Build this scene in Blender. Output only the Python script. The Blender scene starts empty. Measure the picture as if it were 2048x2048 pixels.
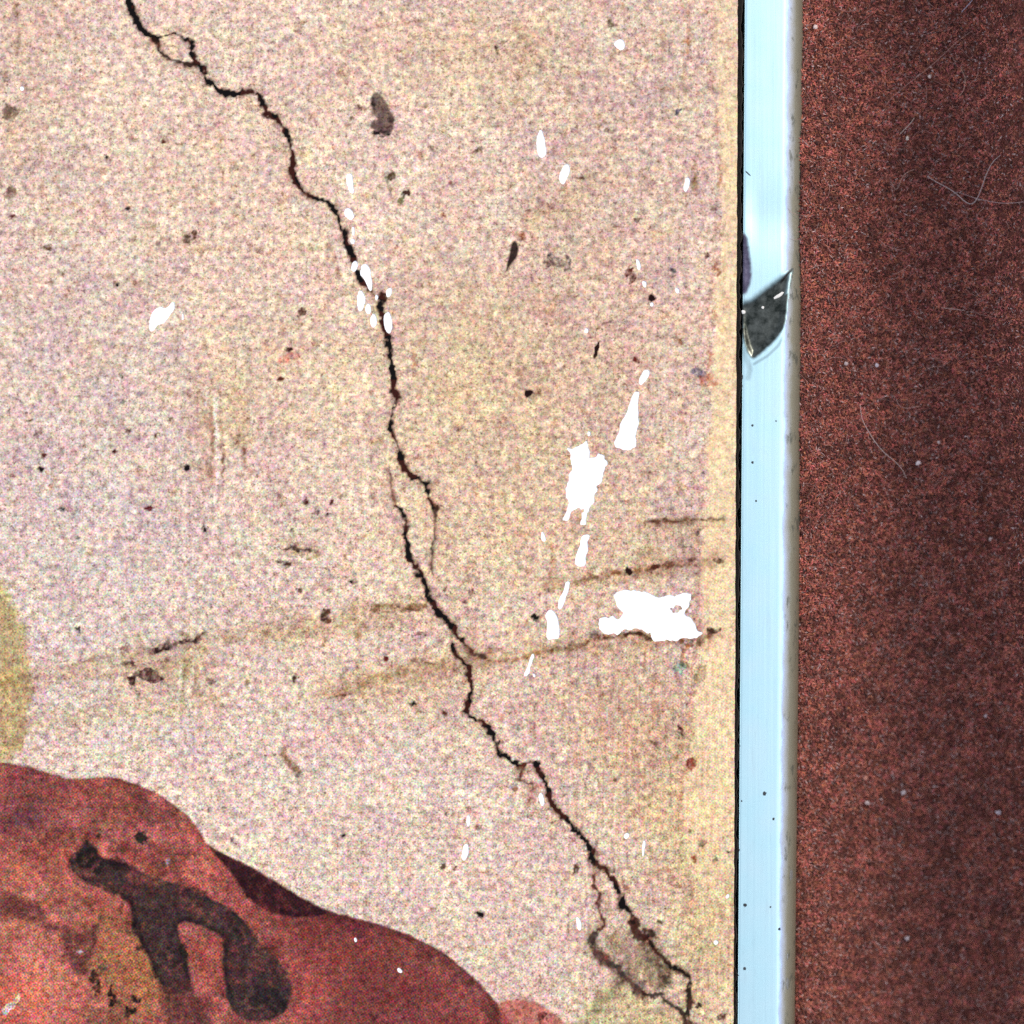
import bpy, math
import numpy as np

# ------------------------------------------------------------------ camera, sky, sun, exposure
S = bpy.context.scene
C = S.collection
MM = 0.001
PX = 1.0 / 32.0                       # one picture pixel (of 2048) on the print plane, in mm

def X(px): return (px - 1024.0) * PX * MM
def Y(py): return (1024.0 - py) * PX * MM

CAM_H = 200.0
cd = bpy.data.cameras.new('camera'); cam = bpy.data.objects.new('camera', cd); C.objects.link(cam)
cam.location = (0, 0, CAM_H * MM)
cd.sensor_width = 36; cd.lens = 36 * CAM_H / 64.0
cd.clip_start = 0.01; cd.clip_end = 50
cd.dof.use_dof = True; cd.dof.focus_distance = (CAM_H + 0.4) * MM; cd.dof.aperture_fstop = 11
S.camera = cam

SUN_EL, SUN_AZ = math.radians(46), math.radians(38)      # azimuth from +X towards +Y
w = bpy.data.worlds.new('World'); S.world = w; w.use_nodes = True
nt = w.node_tree
sky = nt.nodes.new('ShaderNodeTexSky'); sky.sky_type = 'NISHITA'; sky.sun_disc = False
sky.sun_elevation = SUN_EL; sky.sun_rotation = math.pi / 2 - SUN_AZ
sky.air_density = 1.0; sky.dust_density = 0.6; sky.ozone_density = 1.0
hs = nt.nodes.new('ShaderNodeHueSaturation'); hs.inputs['Saturation'].default_value = 0.45
bg = nt.nodes['Background']; bg.inputs['Strength'].default_value = 0.15
nt.links.new(sky.outputs['Color'], hs.inputs['Color']); nt.links.new(hs.outputs['Color'], bg.inputs['Color'])

sl = bpy.data.lights.new('sun', 'SUN'); sl.energy = 1.0; sl.angle = math.radians(14); sl.color = (1.0, 0.93, 0.83)
sun = bpy.data.objects.new('sun', sl); C.objects.link(sun)
from mathutils import Vector
sd = Vector((math.cos(SUN_EL) * math.cos(SUN_AZ), math.cos(SUN_EL) * math.sin(SUN_AZ), math.sin(SUN_EL)))
sun.rotation_euler = sd.to_track_quat('Z', 'Y').to_euler(); sun.location = sd * 0.3

S.view_settings.view_transform = 'Standard'; S.view_settings.look = 'None'
S.view_settings.gamma = 1.0; S.view_settings.use_curve_mapping = False
S.view_settings.exposure = 1.12
S.cycles.use_denoising = False
S.cycles.max_bounces = 6

# ------------------------------------------------------------------ small tools
rng = np.random.default_rng(7)

def lin(c):
    c = np.asarray(c, float) / 255.0
    return np.where(c <= 0.04045, c / 12.92, ((c + 0.055) / 1.055) ** 2.4)

ALB = 0.80      # picture value -> albedo: a pure white print is lit a little past full white
def ink(r, g, b): return lin((r, g, b)) * ALB

_perm = rng.random((256, 256))
def vnoise(x, y, s, seed=0):
    x = x / s + seed * 17.31; y = y / s + seed * 9.77
    xi = np.floor(x).astype(int); yi = np.floor(y).astype(int)
    fx = x - xi; fy = y - yi
    fx = fx * fx * (3 - 2 * fx); fy = fy * fy * (3 - 2 * fy)
    g = lambda a, b: _perm[a & 255, b & 255]
    return (g(xi, yi) * (1 - fx) + g(xi + 1, yi) * fx) * (1 - fy) + (g(xi, yi + 1) * (1 - fx) + g(xi + 1, yi + 1) * fx) * fy

def fbm(x, y, s, seed=0, octs=3):
    t = 0; a = 1; n = 0
    for k in range(octs):
        t = t + a * vnoise(x, y, s / 2 ** k, seed + 3 * k); n += a; a *= 0.55
    return t / n                                   # 0..1, mean 0.5

def seg_dist(px, py, pts, closed=False):
    """distance to a polyline and the arc position (0..1) of the closest point"""
    p = np.asarray(pts, float)
    if closed: p = np.vstack([p, p[:1]])
    best = np.full(px.shape, 1e9); arc = np.zeros(px.shape)
    L = np.hypot(*(p[1:] - p[:-1]).T); cum = np.concatenate([[0], np.cumsum(L)]); tot = max(cum[-1], 1e-9)
    for i in range(len(p) - 1):
        ax, ay = p[i]; dx, dy = p[i + 1] - p[i]; l2 = dx * dx + dy * dy + 1e-12
        t = np.clip(((px - ax) * dx + (py - ay) * dy) / l2, 0, 1)
        d = np.hypot(px - ax - t * dx, py - ay - t * dy)
        m = d < best
        best[m] = d[m]; arc[m] = (cum[i] + t[m] * L[i]) / tot
    return best, arc

def inside(px, py, pts):
    p = np.asarray(pts, float); q = np.roll(p, -1, 0)
    r = np.zeros(px.shape, bool)
    for (ax, ay), (bx, by) in zip(p, q):
        c = (ay > py) != (by > py)
        r ^= c & (px < (bx - ax) * (py - ay) / (by - ay + 1e-12) + ax)
    return r

def sdf(px, py, pts):                              # > 0 inside
    d, _ = seg_dist(px, py, pts, True)
    return np.where(inside(px, py, pts), d, -d)

def sstep(a, b, v):
    t = np.clip((v - a) / (b - a), 0, 1); return t * t * (3 - 2 * t)

def smooth_poly(pts, n=2, closed=True):
    p = np.asarray(pts, float)
    for _ in range(n):
        if closed:
            q = np.roll(p, -1, 0); p = np.stack([0.75 * p + 0.25 * q, 0.25 * p + 0.75 * q], 1).reshape(-1, 2)
        else:
            q = np.stack([0.75 * p[:-1] + 0.25 * p[1:], 0.25 * p[:-1] + 0.75 * p[1:]], 1).reshape(-1, 2)
            p = np.vstack([p[:1], q, p[-1:]])
    return p

def obj(name, verts, faces, mat=None, parent=None, smooth=False):
    me = bpy.data.meshes.new(name)
    me.from_pydata([tuple(v) for v in verts], [], [tuple(f) for f in faces])
    me.update()
    if smooth: me.shade_smooth()
    if mat: me.materials.append(mat)
    o = bpy.data.objects.new(name, me); C.objects.link(o)
    if parent: o.parent = parent
    return o

def tri_obj(name, V, F, mat, parent=None, smooth=False):
    """fast path for many triangles"""
    me = bpy.data.meshes.new(name)
    me.vertices.add(len(V)); me.vertices.foreach_set('co', np.asarray(V, np.float32).ravel())
    F = np.asarray(F, np.int32); n = F.shape[1]
    me.loops.add(F.size); me.loops.foreach_set('vertex_index', F.ravel())
    me.polygons.add(len(F)); me.polygons.foreach_set('loop_start', np.arange(0, F.size, n, dtype=np.int32))
    me.update(calc_edges=True); me.validate()
    if smooth: me.shade_smooth()
    me.materials.append(mat)
    o = bpy.data.objects.new(name, me); C.objects.link(o)
    if parent: o.parent = parent
    return o

def vcol(o, name, col):
    a = o.data.attributes.new(name, 'FLOAT_COLOR', 'POINT')
    c = np.ones((len(col), 4), np.float32); c[:, :3] = col
    a.data.foreach_set('color', c.ravel())

def tag(o, label, cat, group=None):
    o['label'] = label; o['category'] = cat
    if group: o['group'] = group
    return o

class G:                                            # little node-graph helper
    def __init__(s, name):
        s.m = bpy.data.materials.new(name); s.m.use_nodes = True; s.t = s.m.node_tree
        s.b = s.t.nodes['Principled BSDF']
    def n(s, kind, **kw):
        nd = s.t.nodes.new('ShaderNode' + kind)
        for k, v in kw.items(): setattr(nd, k, v)
        return nd
    def l(s, a, b): s.t.links.new(a, b)
    def val(s, sock, v):
        if hasattr(v, 'is_linked') or hasattr(v, 'links'): s.l(v, sock)
        else: sock.default_value = v
    def math(s, op, a, b=0.0, clamp=False):
        nd = s.n('Math', operation=op); nd.use_clamp = clamp
        s.val(nd.inputs[0], a); s.val(nd.inputs[1], b); return nd.outputs[0]
    def vmath(s, op, a, b=None):
        nd = s.n('VectorMath', operation=op); s.val(nd.inputs[0], a)
        if b is not None: s.val(nd.inputs[1], b)
        return nd.outputs[0]
    def mix(s, f, a, b, mode='MIX'):
        nd = s.n('Mix', data_type='RGBA', blend_type=mode); nd.clamp_factor = True
        s.val(nd.inputs[0], f); s.val(nd.inputs[6], a); s.val(nd.inputs[7], b); return nd.outputs[2]
    def ramp(s, v, lo, hi, a=0.0, b=1.0):
        nd = s.n('MapRange'); nd.clamp = True
        s.val(nd.inputs[0], v); nd.inputs[1].default_value = lo; nd.inputs[2].default_value = hi
        nd.inputs[3].default_value = a; nd.inputs[4].default_value = b; return nd.outputs[0]
    def mm(s, scale=(1, 1, 1), rot=0.0):
        tc = s.n('TexCoord'); mp = s.n('Mapping'); s.l(tc.outputs['Object'], mp.inputs[0])
        mp.inputs['Scale'].default_value = [1000 * k for k in scale]; mp.inputs['Rotation'].default_value = (0, 0, rot)
        return mp.outputs[0]
    def noise(s, vec, scale, detail=2.0, rough=0.5, out='Fac'):
        nd = s.n('TexNoise'); s.l(vec, nd.inputs['Vector']); nd.inputs['Scale'].default_value = scale
        nd.inputs['Detail'].default_value = detail; nd.inputs['Roughness'].default_value = rough
        return nd.outputs[out]

# ------------------------------------------------------------------ materials
def mat_print():
    g = G('fresco_print'); b = g.b
    at = g.n('Attribute', attribute_name='ink').outputs['Color']
    cal = g.n('Attribute', attribute_name='calm').outputs['Fac']
    P = g.mm()
    amp = g.math('SUBTRACT', 1.0, cal)
    # colour mottling, three sizes
    c = at
    nA = g.noise(P, 0.45, 4, 0.6, 'Color')
    nB = g.noise(g.vmath('ADD', P, (31, 7, 3)), 3.0, 2, 0.6, 'Color')
    nC = g.noise(g.vmath('ADD', P, (11, 57, 9)), 7.5, 1, 0.6, 'Color')
    def gain(col, k):
        bw = g.n('RGBToBW'); g.l(col, bw.inputs[0])
        v = g.vmath('SUBTRACT', g.mix(0.66, col, bw.outputs[0]), (0.5, 0.5, 0.5))
        sc = g.n('VectorMath', operation='SCALE'); g.l(v, sc.inputs[0]); g.l(g.math('MULTIPLY', amp, k), sc.inputs['Scale'])
        return g.vmath('ADD', sc.outputs[0], (1, 1, 1))
    c = g.vmath('MULTIPLY', c, gain(nA, 0.95))
    c = g.vmath('MULTIPLY', c, gain(nB, 1.95))
    c = g.vmath('MULTIPLY', c, gain(nC, 1.0))
    # brightness grain
    lum = g.noise(g.vmath('ADD', P, (3, 91, 5)), 2.2, 4, 0.70)
    f = g.math('ADD', 1.0, g.math('MULTIPLY', g.math('SUBTRACT', lum, 0.5), g.math('MULTIPLY', amp, 2.3)))
    sc = g.n('VectorMath', operation='SCALE'); g.l(c, sc.inputs[0]); g.l(f, sc.inputs['Scale']); c = sc.outputs[0]
    # lilac-grey bloom
    bl = g.ramp(g.noise(g.vmath('ADD', P, (77, 3, 1)), 0.55, 6, 0.75), 0.50, 0.63, 0, 0.40)
    c = g.mix(g.math('MULTIPLY', bl, amp), c, g.vmath('MULTIPLY', c, (0.82, 0.80, 0.88)))
    # dark brown specks, two sizes
    s1 = g.ramp(g.noise(g.vmath('ADD', P, (5, 5, 60)), 3.8, 2, 0.6), 0.575, 0.66, 0, 0.72)
    c = g.mix(g.math('MULTIPLY', s1, amp), c, g.vmath('MULTIPLY', c, (0.42, 0.33, 0.28)))
    s2 = g.ramp(g.noise(g.vmath('ADD', P, (25, 65, 20)), 1.0, 4, 0.66), 0.55, 0.68, 0, 0.62)
    c = g.mix(g.math('MULTIPLY', s2, amp), c, g.vmath('MULTIPLY', c, (0.62, 0.48, 0.33)))
    s3 = g.ramp(g.noise(g.vmath('ADD', P, (45, 15, 80)), 6.2, 2, 0.6), 0.575, 0.635, 0, 0.62)
    patchy = g.ramp(g.noise(g.vmath('ADD', P, (9, 41, 30)), 0.35, 3, 0.6), 0.38, 0.62, 0.35, 1.0)
    c = g.mix(g.math('MULTIPLY', g.math('MULTIPLY', s3, patchy), amp), c, g.vmath('MULTIPLY', c, (0.38, 0.31, 0.28)))
    # upright brush striations of the painted ground
    st = g.noise(g.mm((5.5, 0.55, 1)), 1.0, 3, 0.6)
    strk = g.n('Attribute', attribute_name='streak').outputs['Fac']
    c = g.mix(g.math('MULTIPLY', g.ramp(st, 0.50, 0.68, 0, 0.62), strk), c, g.vmath('MULTIPLY', c, (0.74, 0.60, 0.49)))
    c = g.mix(g.math('MULTIPLY', g.ramp(st, 0.46, 0.34, 0, 0.35), strk), c, g.vmath('MULTIPLY', c, (1.18, 1.16, 1.12)))
    # printing screen: fine rotated dot lattice in three inks
    chans = []; scr = g.n('Attribute', attribute_name='screen').outputs['Fac']
    sep = g.n('SeparateColor'); g.l(c, sep.inputs[0])
    for k, (ang, ch) in enumerate(((15, 0), (75, 1), (45, 2))):
        v = g.mm((1, 1, 1), math.radians(ang)); sx = g.n('SeparateXYZ'); g.l(v, sx.inputs[0])
        fr = 2 * math.pi / 0.23
        d = g.math('MULTIPLY', g.math('SINE', g.math('MULTIPLY', sx.outputs[0], fr)), g.math('SINE', g.math('MULTIPLY', sx.outputs[1], fr)))
        chans.append(g.math('MULTIPLY', sep.outputs[ch], g.math('ADD', 1.0, g.math('MULTIPLY', d, g.math('MULTIPLY', scr, 0.20)))))
    cb = g.n('CombineColor')
    for k in range(3): g.l(chans[k], cb.inputs[k])
    wn = g.n('TexWhiteNoise'); fl = g.vmath('FLOOR', g.vmath('MULTIPLY', P, (9.5, 9.5, 1))); g.l(fl, wn.inputs['Vector'])
    wv = g.n('VectorMath', operation='SCALE'); g.l(g.vmath('SUBTRACT', wn.outputs['Color'], (.5, .5, .5)), wv.inputs[0]); g.l(g.math('MULTIPLY', scr, 0.42), wv.inputs['Scale'])
    stip = g.vmath('MULTIPLY', cb.outputs[0], g.vmath('ADD', wv.outputs[0], (1, 1, 1)))
    cl = g.vmath('MINIMUM', g.vmath('MAXIMUM', stip, (0.004, 0.003, 0.003)), (0.86, 0.84, 0.80))
    g.l(cl, b.inputs['Base Color'])
    b.inputs['Roughness'].default_value = 0.5; b.inputs['Specular IOR Level'].default_value = 0.05
    bp = g.n('Bump'); bp.inputs['Strength'].default_value = 0.12; bp.inputs['Distance'].default_value = 0.00002
    g.l(g.noise(P, 5.0, 4, 0.6), bp.inputs['Height']); g.l(bp.outputs[0], b.inputs['Normal'])
    return g.m

def mat_plain(name, col, rough=0.6, metal=0.0, spec=0.3, var=0.0, scale=2.0, bump=0.0):
    g = G(name); b = g.b; P = g.mm()
    n = g.noise(P, scale, 4, 0.65)
    f = g.math('ADD', 1.0 - var, g.math('MULTIPLY', n, 2 * var))
    sc = g.n('VectorMath', operation='SCALE'); sc.inputs[0].default_value = col; g.l(f, sc.inputs['Scale'])
    g.l(sc.outputs[0], b.inputs['Base Color'])
    b.inputs['Roughness'].default_value = rough; b.inputs['Metallic'].default_value = metal
    b.inputs['Specular IOR Level'].default_value = spec
    if bump:
        bp = g.n('Bump'); bp.inputs['Strength'].default_value = 0.5; bp.inputs['Distance'].default_value = bump * MM
        g.l(n, bp.inputs['Height']); g.l(bp.outputs[0], b.inputs['Normal'])
    return g.m

def mat_rim():
    g = G('polished_metal'); b = g.b
    b.inputs['Metallic'].default_value = 1.0
    P = g.mm()
    st = g.noise(g.mm((9, 0.06, 2)), 1.0, 3, 0.6)            # faint lengthwise polishing lines
    cl = g.noise(P, 0.5, 3, 0.5)
    c = g.mix(g.ramp(cl, 0.3, 0.7), (0.70, 0.995, 0.99, 1), (0.76, 1.0, 0.99, 1))
    sm = g.ramp(g.noise(g.mm((3.0, 0.35, 1)), 1.0, 5, 0.7), 0.56, 0.75, 0, 0.22)      # rubbed-in dirt streaks
    c = g.mix(sm, c, (0.45, 0.52, 0.52, 1))
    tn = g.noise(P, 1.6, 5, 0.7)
    dark = g.mix(g.ramp(tn, 0.35, 0.68), (0.020, 0.024, 0.020, 1), (0.13, 0.135, 0.115, 1))  # dark reflection in the metal, painted into its base colour
    grey = g.mix(g.ramp(tn, 0.35, 0.65), (0.075, 0.062, 0.095, 1), (0.20, 0.175, 0.24, 1))  # grey-violet reflection, likewise painted into the colour
    ta = g.n('Attribute', attribute_name='refl_dark').outputs['Fac']; sc = g.n('Attribute', attribute_name='refl_grey').outputs['Fac']
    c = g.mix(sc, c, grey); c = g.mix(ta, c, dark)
    g.l(c, b.inputs['Base Color'])
    ro = g.ramp(st, 0.3, 0.7, 0.26, 0.34)
    g.l(g.math('ADD', ro, g.math('MULTIPLY', sc, 0.2)), b.inputs['Roughness'])
    bp = g.n('Bump'); bp.inputs['Strength'].default_value = 0.12; bp.inputs['Distance'].default_value = 0.000006
    g.l(st, bp.inputs['Height']); g.l(bp.outputs[0], b.inputs['Normal'])
    return g.m

def mat_fibre(name, rough=0.75, sheen=0.35):
    g = G(name); b = g.b
    at = g.n('Attribute', attribute_name='dye').outputs['Color']
    g.l(at, b.inputs['Base Color']); b.inputs['Roughness'].default_value = rough
    b.inputs['Specular IOR Level'].default_value = 0.25
    b.inputs['Sheen Weight'].default_value = sheen; b.inputs['Sheen Roughness'].default_value = 0.5
    b.inputs['Sheen Tint'].default_value = (0.9, 0.6, 0.5, 1)
    return g.m

M_PRINT = mat_print()
M_BARE = mat_plain('bare_white_ground', (0.88, 0.88, 0.87), 0.6, var=0.03, scale=3)
M_PLATE = mat_plain('plate_core', (0.80, 0.80, 0.79), 0.6, var=0.03)
M_RIM = mat_rim()
def mat_bevel():
    g = G('bevel_reflection_wear'); b = g.b; P = g.mm()
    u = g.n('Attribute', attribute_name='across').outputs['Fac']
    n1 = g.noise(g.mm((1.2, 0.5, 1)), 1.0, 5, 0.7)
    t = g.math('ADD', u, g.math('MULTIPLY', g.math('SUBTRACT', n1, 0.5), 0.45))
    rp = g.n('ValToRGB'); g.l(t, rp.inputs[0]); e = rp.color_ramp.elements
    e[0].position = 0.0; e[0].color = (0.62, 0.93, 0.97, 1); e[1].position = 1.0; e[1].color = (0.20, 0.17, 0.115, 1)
    for p_, c_ in ((0.10, (0.50, 0.70, 0.92, 1)), (0.18, (0.40, 0.48, 0.64, 1)), (0.32, (0.36, 0.38, 0.40, 1)), (0.52, (0.26, 0.25, 0.19, 1))):  # cyan to lavender paints the curving sky reflection; grey and olive are wear
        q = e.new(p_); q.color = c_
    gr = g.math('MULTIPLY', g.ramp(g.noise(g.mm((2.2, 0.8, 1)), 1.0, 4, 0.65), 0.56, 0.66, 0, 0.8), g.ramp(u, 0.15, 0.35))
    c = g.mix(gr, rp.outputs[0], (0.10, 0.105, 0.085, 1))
    g.l(c, b.inputs['Base Color']); b.inputs['Metallic'].default_value = 0.35; b.inputs['Specular IOR Level'].default_value = 0.25
    b.inputs['Roughness'].default_value = 0.55
    return g.m
M_BEVEL = mat_bevel(); M_EDGE = M_BEVEL
M_REFL_DARK = mat_plain('dark_reflection_metal', (0.028, 0.030, 0.026), 0.36, metal=0.35, spec=0.3, var=0.5, scale=3.5, bump=0.02)
M_REFL_GREY = mat_plain('grey_reflection_metal', (0.085, 0.074, 0.10), 0.5, metal=0.3, var=0.3, scale=4, bump=0.01)
M_GRIME = mat_plain('black_grime', (0.022, 0.016, 0.012), 0.8, var=0.6, scale=3, bump=0.05)
M_PIT = mat_plain('dark_pit', (0.03, 0.035, 0.04), 0.6, var=0.3)
M_DULL = mat_plain('dulled_metal', (0.30, 0.31, 0.30), 0.5, metal=0.6, var=0.25, scale=5)
M_DUST = mat_plain('pale_dust', (0.72, 0.68, 0.62), 0.8, var=0.15, scale=8)
M_FIBRE = mat_fibre('dyed_fibre')
M_CLOTH = mat_plain('cloth_ground', (0.11, 0.034, 0.026), 0.9, spec=0.1, var=0.35, scale=1.5)

# ------------------------------------------------------------------ the tablet: print, plate, metal frame
def edge_x(py): return 1475.5 - 8.5 * np.asarray(py, float) / 2048.0      # right edge of the print
XL, YT, YB = -420.0, -420.0, 2470.0                                       # the other three edges, out of the picture
THICK = 4.5                                                               # mm

tablet = bpy.data.objects.new('picture_tablet', None); C.objects.link(tablet)
tablet.location = (0, 0, 0)
tag(tablet, 'metal-rimmed picture plate with a cracked cream print, lying on brown cloth', 'picture plate')

# --- what is printed (all in picture pixels)
def z(pts, ox, oy, s): return [(ox + x / s, oy + y / s) for x, y in pts]
S1 = 2.5156; S2 = 2.9815

crack_main = [(255, -300), (262, -150), (259, -40), (260, 0), (267, 24), (274, 44), (284, 58), (296, 71), (308, 80)]
crack_a = [(308, 80), (318, 71), (338, 70), (352, 64), (364, 76), (380, 85), (384, 103), (392, 123), (405, 135), (411, 151), (419, 167),
  (435, 177), (449, 186), (463, 190), (481, 186), (501, 186), (517, 186), (525, 203), (531, 223), (545, 234), (562, 246), (572, 264),
  (578, 282), (582, 302), (586, 326), (587, 350), (594, 370), (606, 386), (620, 393)]
crack_a2 = [(620, 393), (640, 397), (660, 409), (672, 427), (680, 449), (686, 473), (694, 493), (705, 513), (711, 535), (719, 553), (731, 573), (745, 588), (757, 600)]
crack_b = [(308, 81), (318, 99), (334, 113), (350, 120), (366, 126), (382, 128), (392, 125)]
crack_c = [(766, 588), (764, 605), (762, 628), (771, 658), (779, 690), (784, 722), (787, 752), (785, 780), (795, 795), (787, 819), (781, 843),
  (787, 875), (797, 895), (803, 915), (809, 938), (819, 950), (837, 956), (853, 970), (859, 994), (871, 1016)]
crack_c2 = [(871, 1016), (869, 1042), (869, 1074), (865, 1097), (863, 1125), (869, 1149)]
crack_d1 = [(772, 938), (783, 962), (783, 994), (795, 1012)]
crack_d = [(795, 1012), (809, 1034), (815, 1050), (809, 1070), (815, 1091), (817, 1113), (831, 1133), (843, 1153), (853, 1173), (855, 1191), (867, 1213),
  (883, 1231), (903, 1250), (917, 1268), (929, 1284), (938, 1302)]
crack_d2 = [(936, 1300), (954, 1312), (970, 1316)]
crack_e = [(907, 1292), (917, 1312), (934, 1332), (938, 1352), (944, 1376), (938, 1399), (930, 1423), (942, 1435), (962, 1443), (978, 1455), (988, 1480),
  (997, 1504), (1017, 1517), (1037, 1531), (1047, 1532)]
crack_e1 = [(1045, 1532), (1064, 1522), (1076, 1534)]
crack_f = [(1074, 1530), (1089, 1554), (1096, 1581), (1104, 1608), (1121, 1628), (1138, 1645), (1155, 1665), (1171, 1682), (1188, 1700), (1186, 1719),
  (1197, 1732), (1210, 1735), (1218, 1749), (1232, 1771), (1245, 1789), (1245, 1809), (1259, 1826), (1267, 1843)]
crack_f2 = [(1267, 1845), (1272, 1862), (1282, 1873), (1304, 1866)]
crack_g = [(1290, 1876), (1306, 1893), (1322, 1917), (1339, 1927), (1359, 1940), (1378, 1957), (1376, 1984), (1378, 2004), (1373, 2027), (1383, 2048), (1396, 2110), (1420, 2180)]
crack_h = [(1041, 1541), (1037, 1558), (1051, 1564), (1064, 1568), (1066, 1580)]
crack_i = [(1192, 1746), (1188, 1772), (1200, 1789), (1197, 1809), (1205, 1833), (1207, 1850), (1192, 1863)]
crack_j = [(1192, 1863), (1181, 1883), (1192, 1900), (1212, 1923), (1238, 1940), (1249, 1957), (1272, 1974), (1285, 1987)]
crack_k = [(1285, 1987), (1319, 1990), (1336, 2004), (1359, 2020), (1369, 2037), (1376, 2060)]
BK = ink(13, 8, 8) * 0.5; BR = ink(46, 24, 18) * 0.8; BRR = ink(78, 34, 26)
CRACKS = [  # points, half width, colour, alpha
  (crack_main, 5.6, BK, .95), (crack_a, 5.0, BK, .96), (crack_a2, 5.6, BK, .95), (crack_b, 3.2, BR, .9), (crack_c, 5.4, BK, .97), (crack_c2, 2.6, BR, .8),
  (crack_d1, 2.2, BRR, .75), (crack_d, 4.8, BK, .95), (crack_d2, 3.0, BR, .8), (crack_e, 5.4, BK, .97), (crack_e1, 2.6, BRR, .8), (crack_f, 5.2, BK, .96),
  (crack_f2, 9.0, BK, .85), (crack_g, 5.2, BK, .9), (crack_h, 2.8, BRR, .9), (crack_i, 2.8, BRR, .9), (crack_j, 6.5, ink(52, 42, 38), .8), (crack_k, 4.4, BK, .85)]

robe = z([(0, 370), (120, 385), (200, 405), (330, 445), (420, 475), (520, 465), (650, 455), (740, 475), (850, 520), (950, 560), (1040, 630), (1130, 700),
  (1190, 780), (1240, 870), (1300, 900), (1420, 960), (1560, 1030), (1700, 1120), (1850, 1210)], 0, 1400, S2) + \
  [(651, 1821), (701, 1834), (748, 1846), (795, 1860), (835, 1878), (879, 1900), (919, 1930), (953, 1960), (983, 1994), (1004, 2020), (1020, 2052), (1032, 2110),
   (1020, 2250), (900, 2380), (500, 2440), (0, 2440), (-300, 2400), (-360, 2100), (-330, 1760), (-200, 1580), (-90, 1520)]
lobe = [(996, 2008), (1003, 2002), (1037, 1999), (1070, 2004), (1097, 2017), (1114, 2031), (1131, 2048), (1150, 2090), (1120, 2150), (1020, 2140)]
olive = [(-120, 1120), (0, 1157), (20, 1185), (36, 1229), (52, 1268), (60, 1320), (64, 1368), (62, 1415), (57, 1460), (34, 1511), (0, 1530), (-140, 1540), (-190, 1320)]
fold_a = [(416, 1692), (436, 1702), (476, 1722), (523, 1746), (570, 1776), (621, 1806), (660, 1826), (620, 1834), (570, 1833), (537, 1823), (503, 1803), (483, 1779), (470, 1756), (443, 1725)]
fold_b = z([(510, 850), (560, 870), (600, 940), (660, 960), (760, 970), (820, 1010), (900, 1050), (1000, 1080), (1100, 1110), (1200, 1160), (1300, 1210),
  (1380, 1250), (1450, 1310), (1510, 1380), (1550, 1450), (1620, 1510), (1680, 1580), (1720, 1660), (1735, 1740), (1720, 1820), (1670, 1890), (1580, 1915),
  (1480, 1910), (1400, 1880), (1360, 1800), (1340, 1700), (1325, 1600), (1330, 1500), (1335, 1430), (1310, 1390), (1220, 1360), (1130, 1320), (1060, 1330),
  (1060, 1380), (1090, 1450), (1115, 1530), (1130, 1620), (1140, 1700), (1060, 1760), (985, 1760), (950, 1690), (910, 1600), (870, 1500), (820, 1420), (780, 1370), (790, 1290), (760, 1200),
  (720, 1170), (650, 1150), (560, 1110), (470, 1060), (415, 1020), (415, 940), (470, 900)], 0, 1400, S2)
fold_b2 = z([(960, 1680), (1140, 1660), (1180, 1780), (1230, 1870), (1300, 2010), (1330, 2200), (1100, 2240), (1010, 1932), (1010, 1850)], 0, 1400, S2)
fold_c = z([(-300, 1200), (0, 1170), (80, 1160), (180, 1190), (250, 1240), (300, 1300), (400, 1370), (480, 1400), (560, 1330), (600, 1340), (590, 1400), (560, 1480),
  (540, 1560), (520, 1640), (470, 1650), (430, 1600), (380, 1550), (380, 1450), (360, 1390), (280, 1360), (180, 1320), (80, 1300), (0, 1290), (-300, 1330)], 0, 1400, S2)
leaf = z([(95, 480), (130, 455), (170, 490), (205, 560), (225, 610), (220, 660), (185, 685), (130, 660), (95, 640), (110, 610), (150, 600), (110, 560)], 700, 0, S1)
wedge = z([(820, 1205), (850, 1230), (845, 1290), (810, 1330), (785, 1375), (785, 1340), (800, 1280)], 700, 0, S1)
brownfill = [(1212, 1860), (1250, 1850), (1280, 1885), (1310, 1900), (1330, 1930), (1345, 1955), (1330, 1985), (1290, 1970), (1250, 1945), (1215, 1915)]
greenfill = [(1150, 2060), (1175, 2010), (1205, 1965), (1240, 1960), (1290, 1990), (1330, 2010), (1360, 2040), (1370, 2130), (1160, 2130)]

POLYS = [  # points, colour, alpha, softness px, edge noise px
  (olive, ink(178, 152, 90), .76, 9, 12), (robe, ink(144, 80, 71), 1.0, 3.0, 2.6), (lobe, ink(182, 92, 78), .85, 4, 4),
  (fold_a, ink(50, 22, 27), .98, 4, 3), (fold_b, ink(60, 44, 43), .97, 4, 5), (fold_b2, ink(78, 46, 42), .8, 10, 10), (fold_c, ink(86, 44, 44), .85, 8, 8),
  (leaf, ink(96, 74, 66), .92, 3, 5), (wedge, ink(34, 14, 14), .97, 2.5, 2), (brownfill, ink(128, 100, 70), .6, 10, 24), (greenfill, ink(196, 178, 122), .62, 18, 18)]

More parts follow.
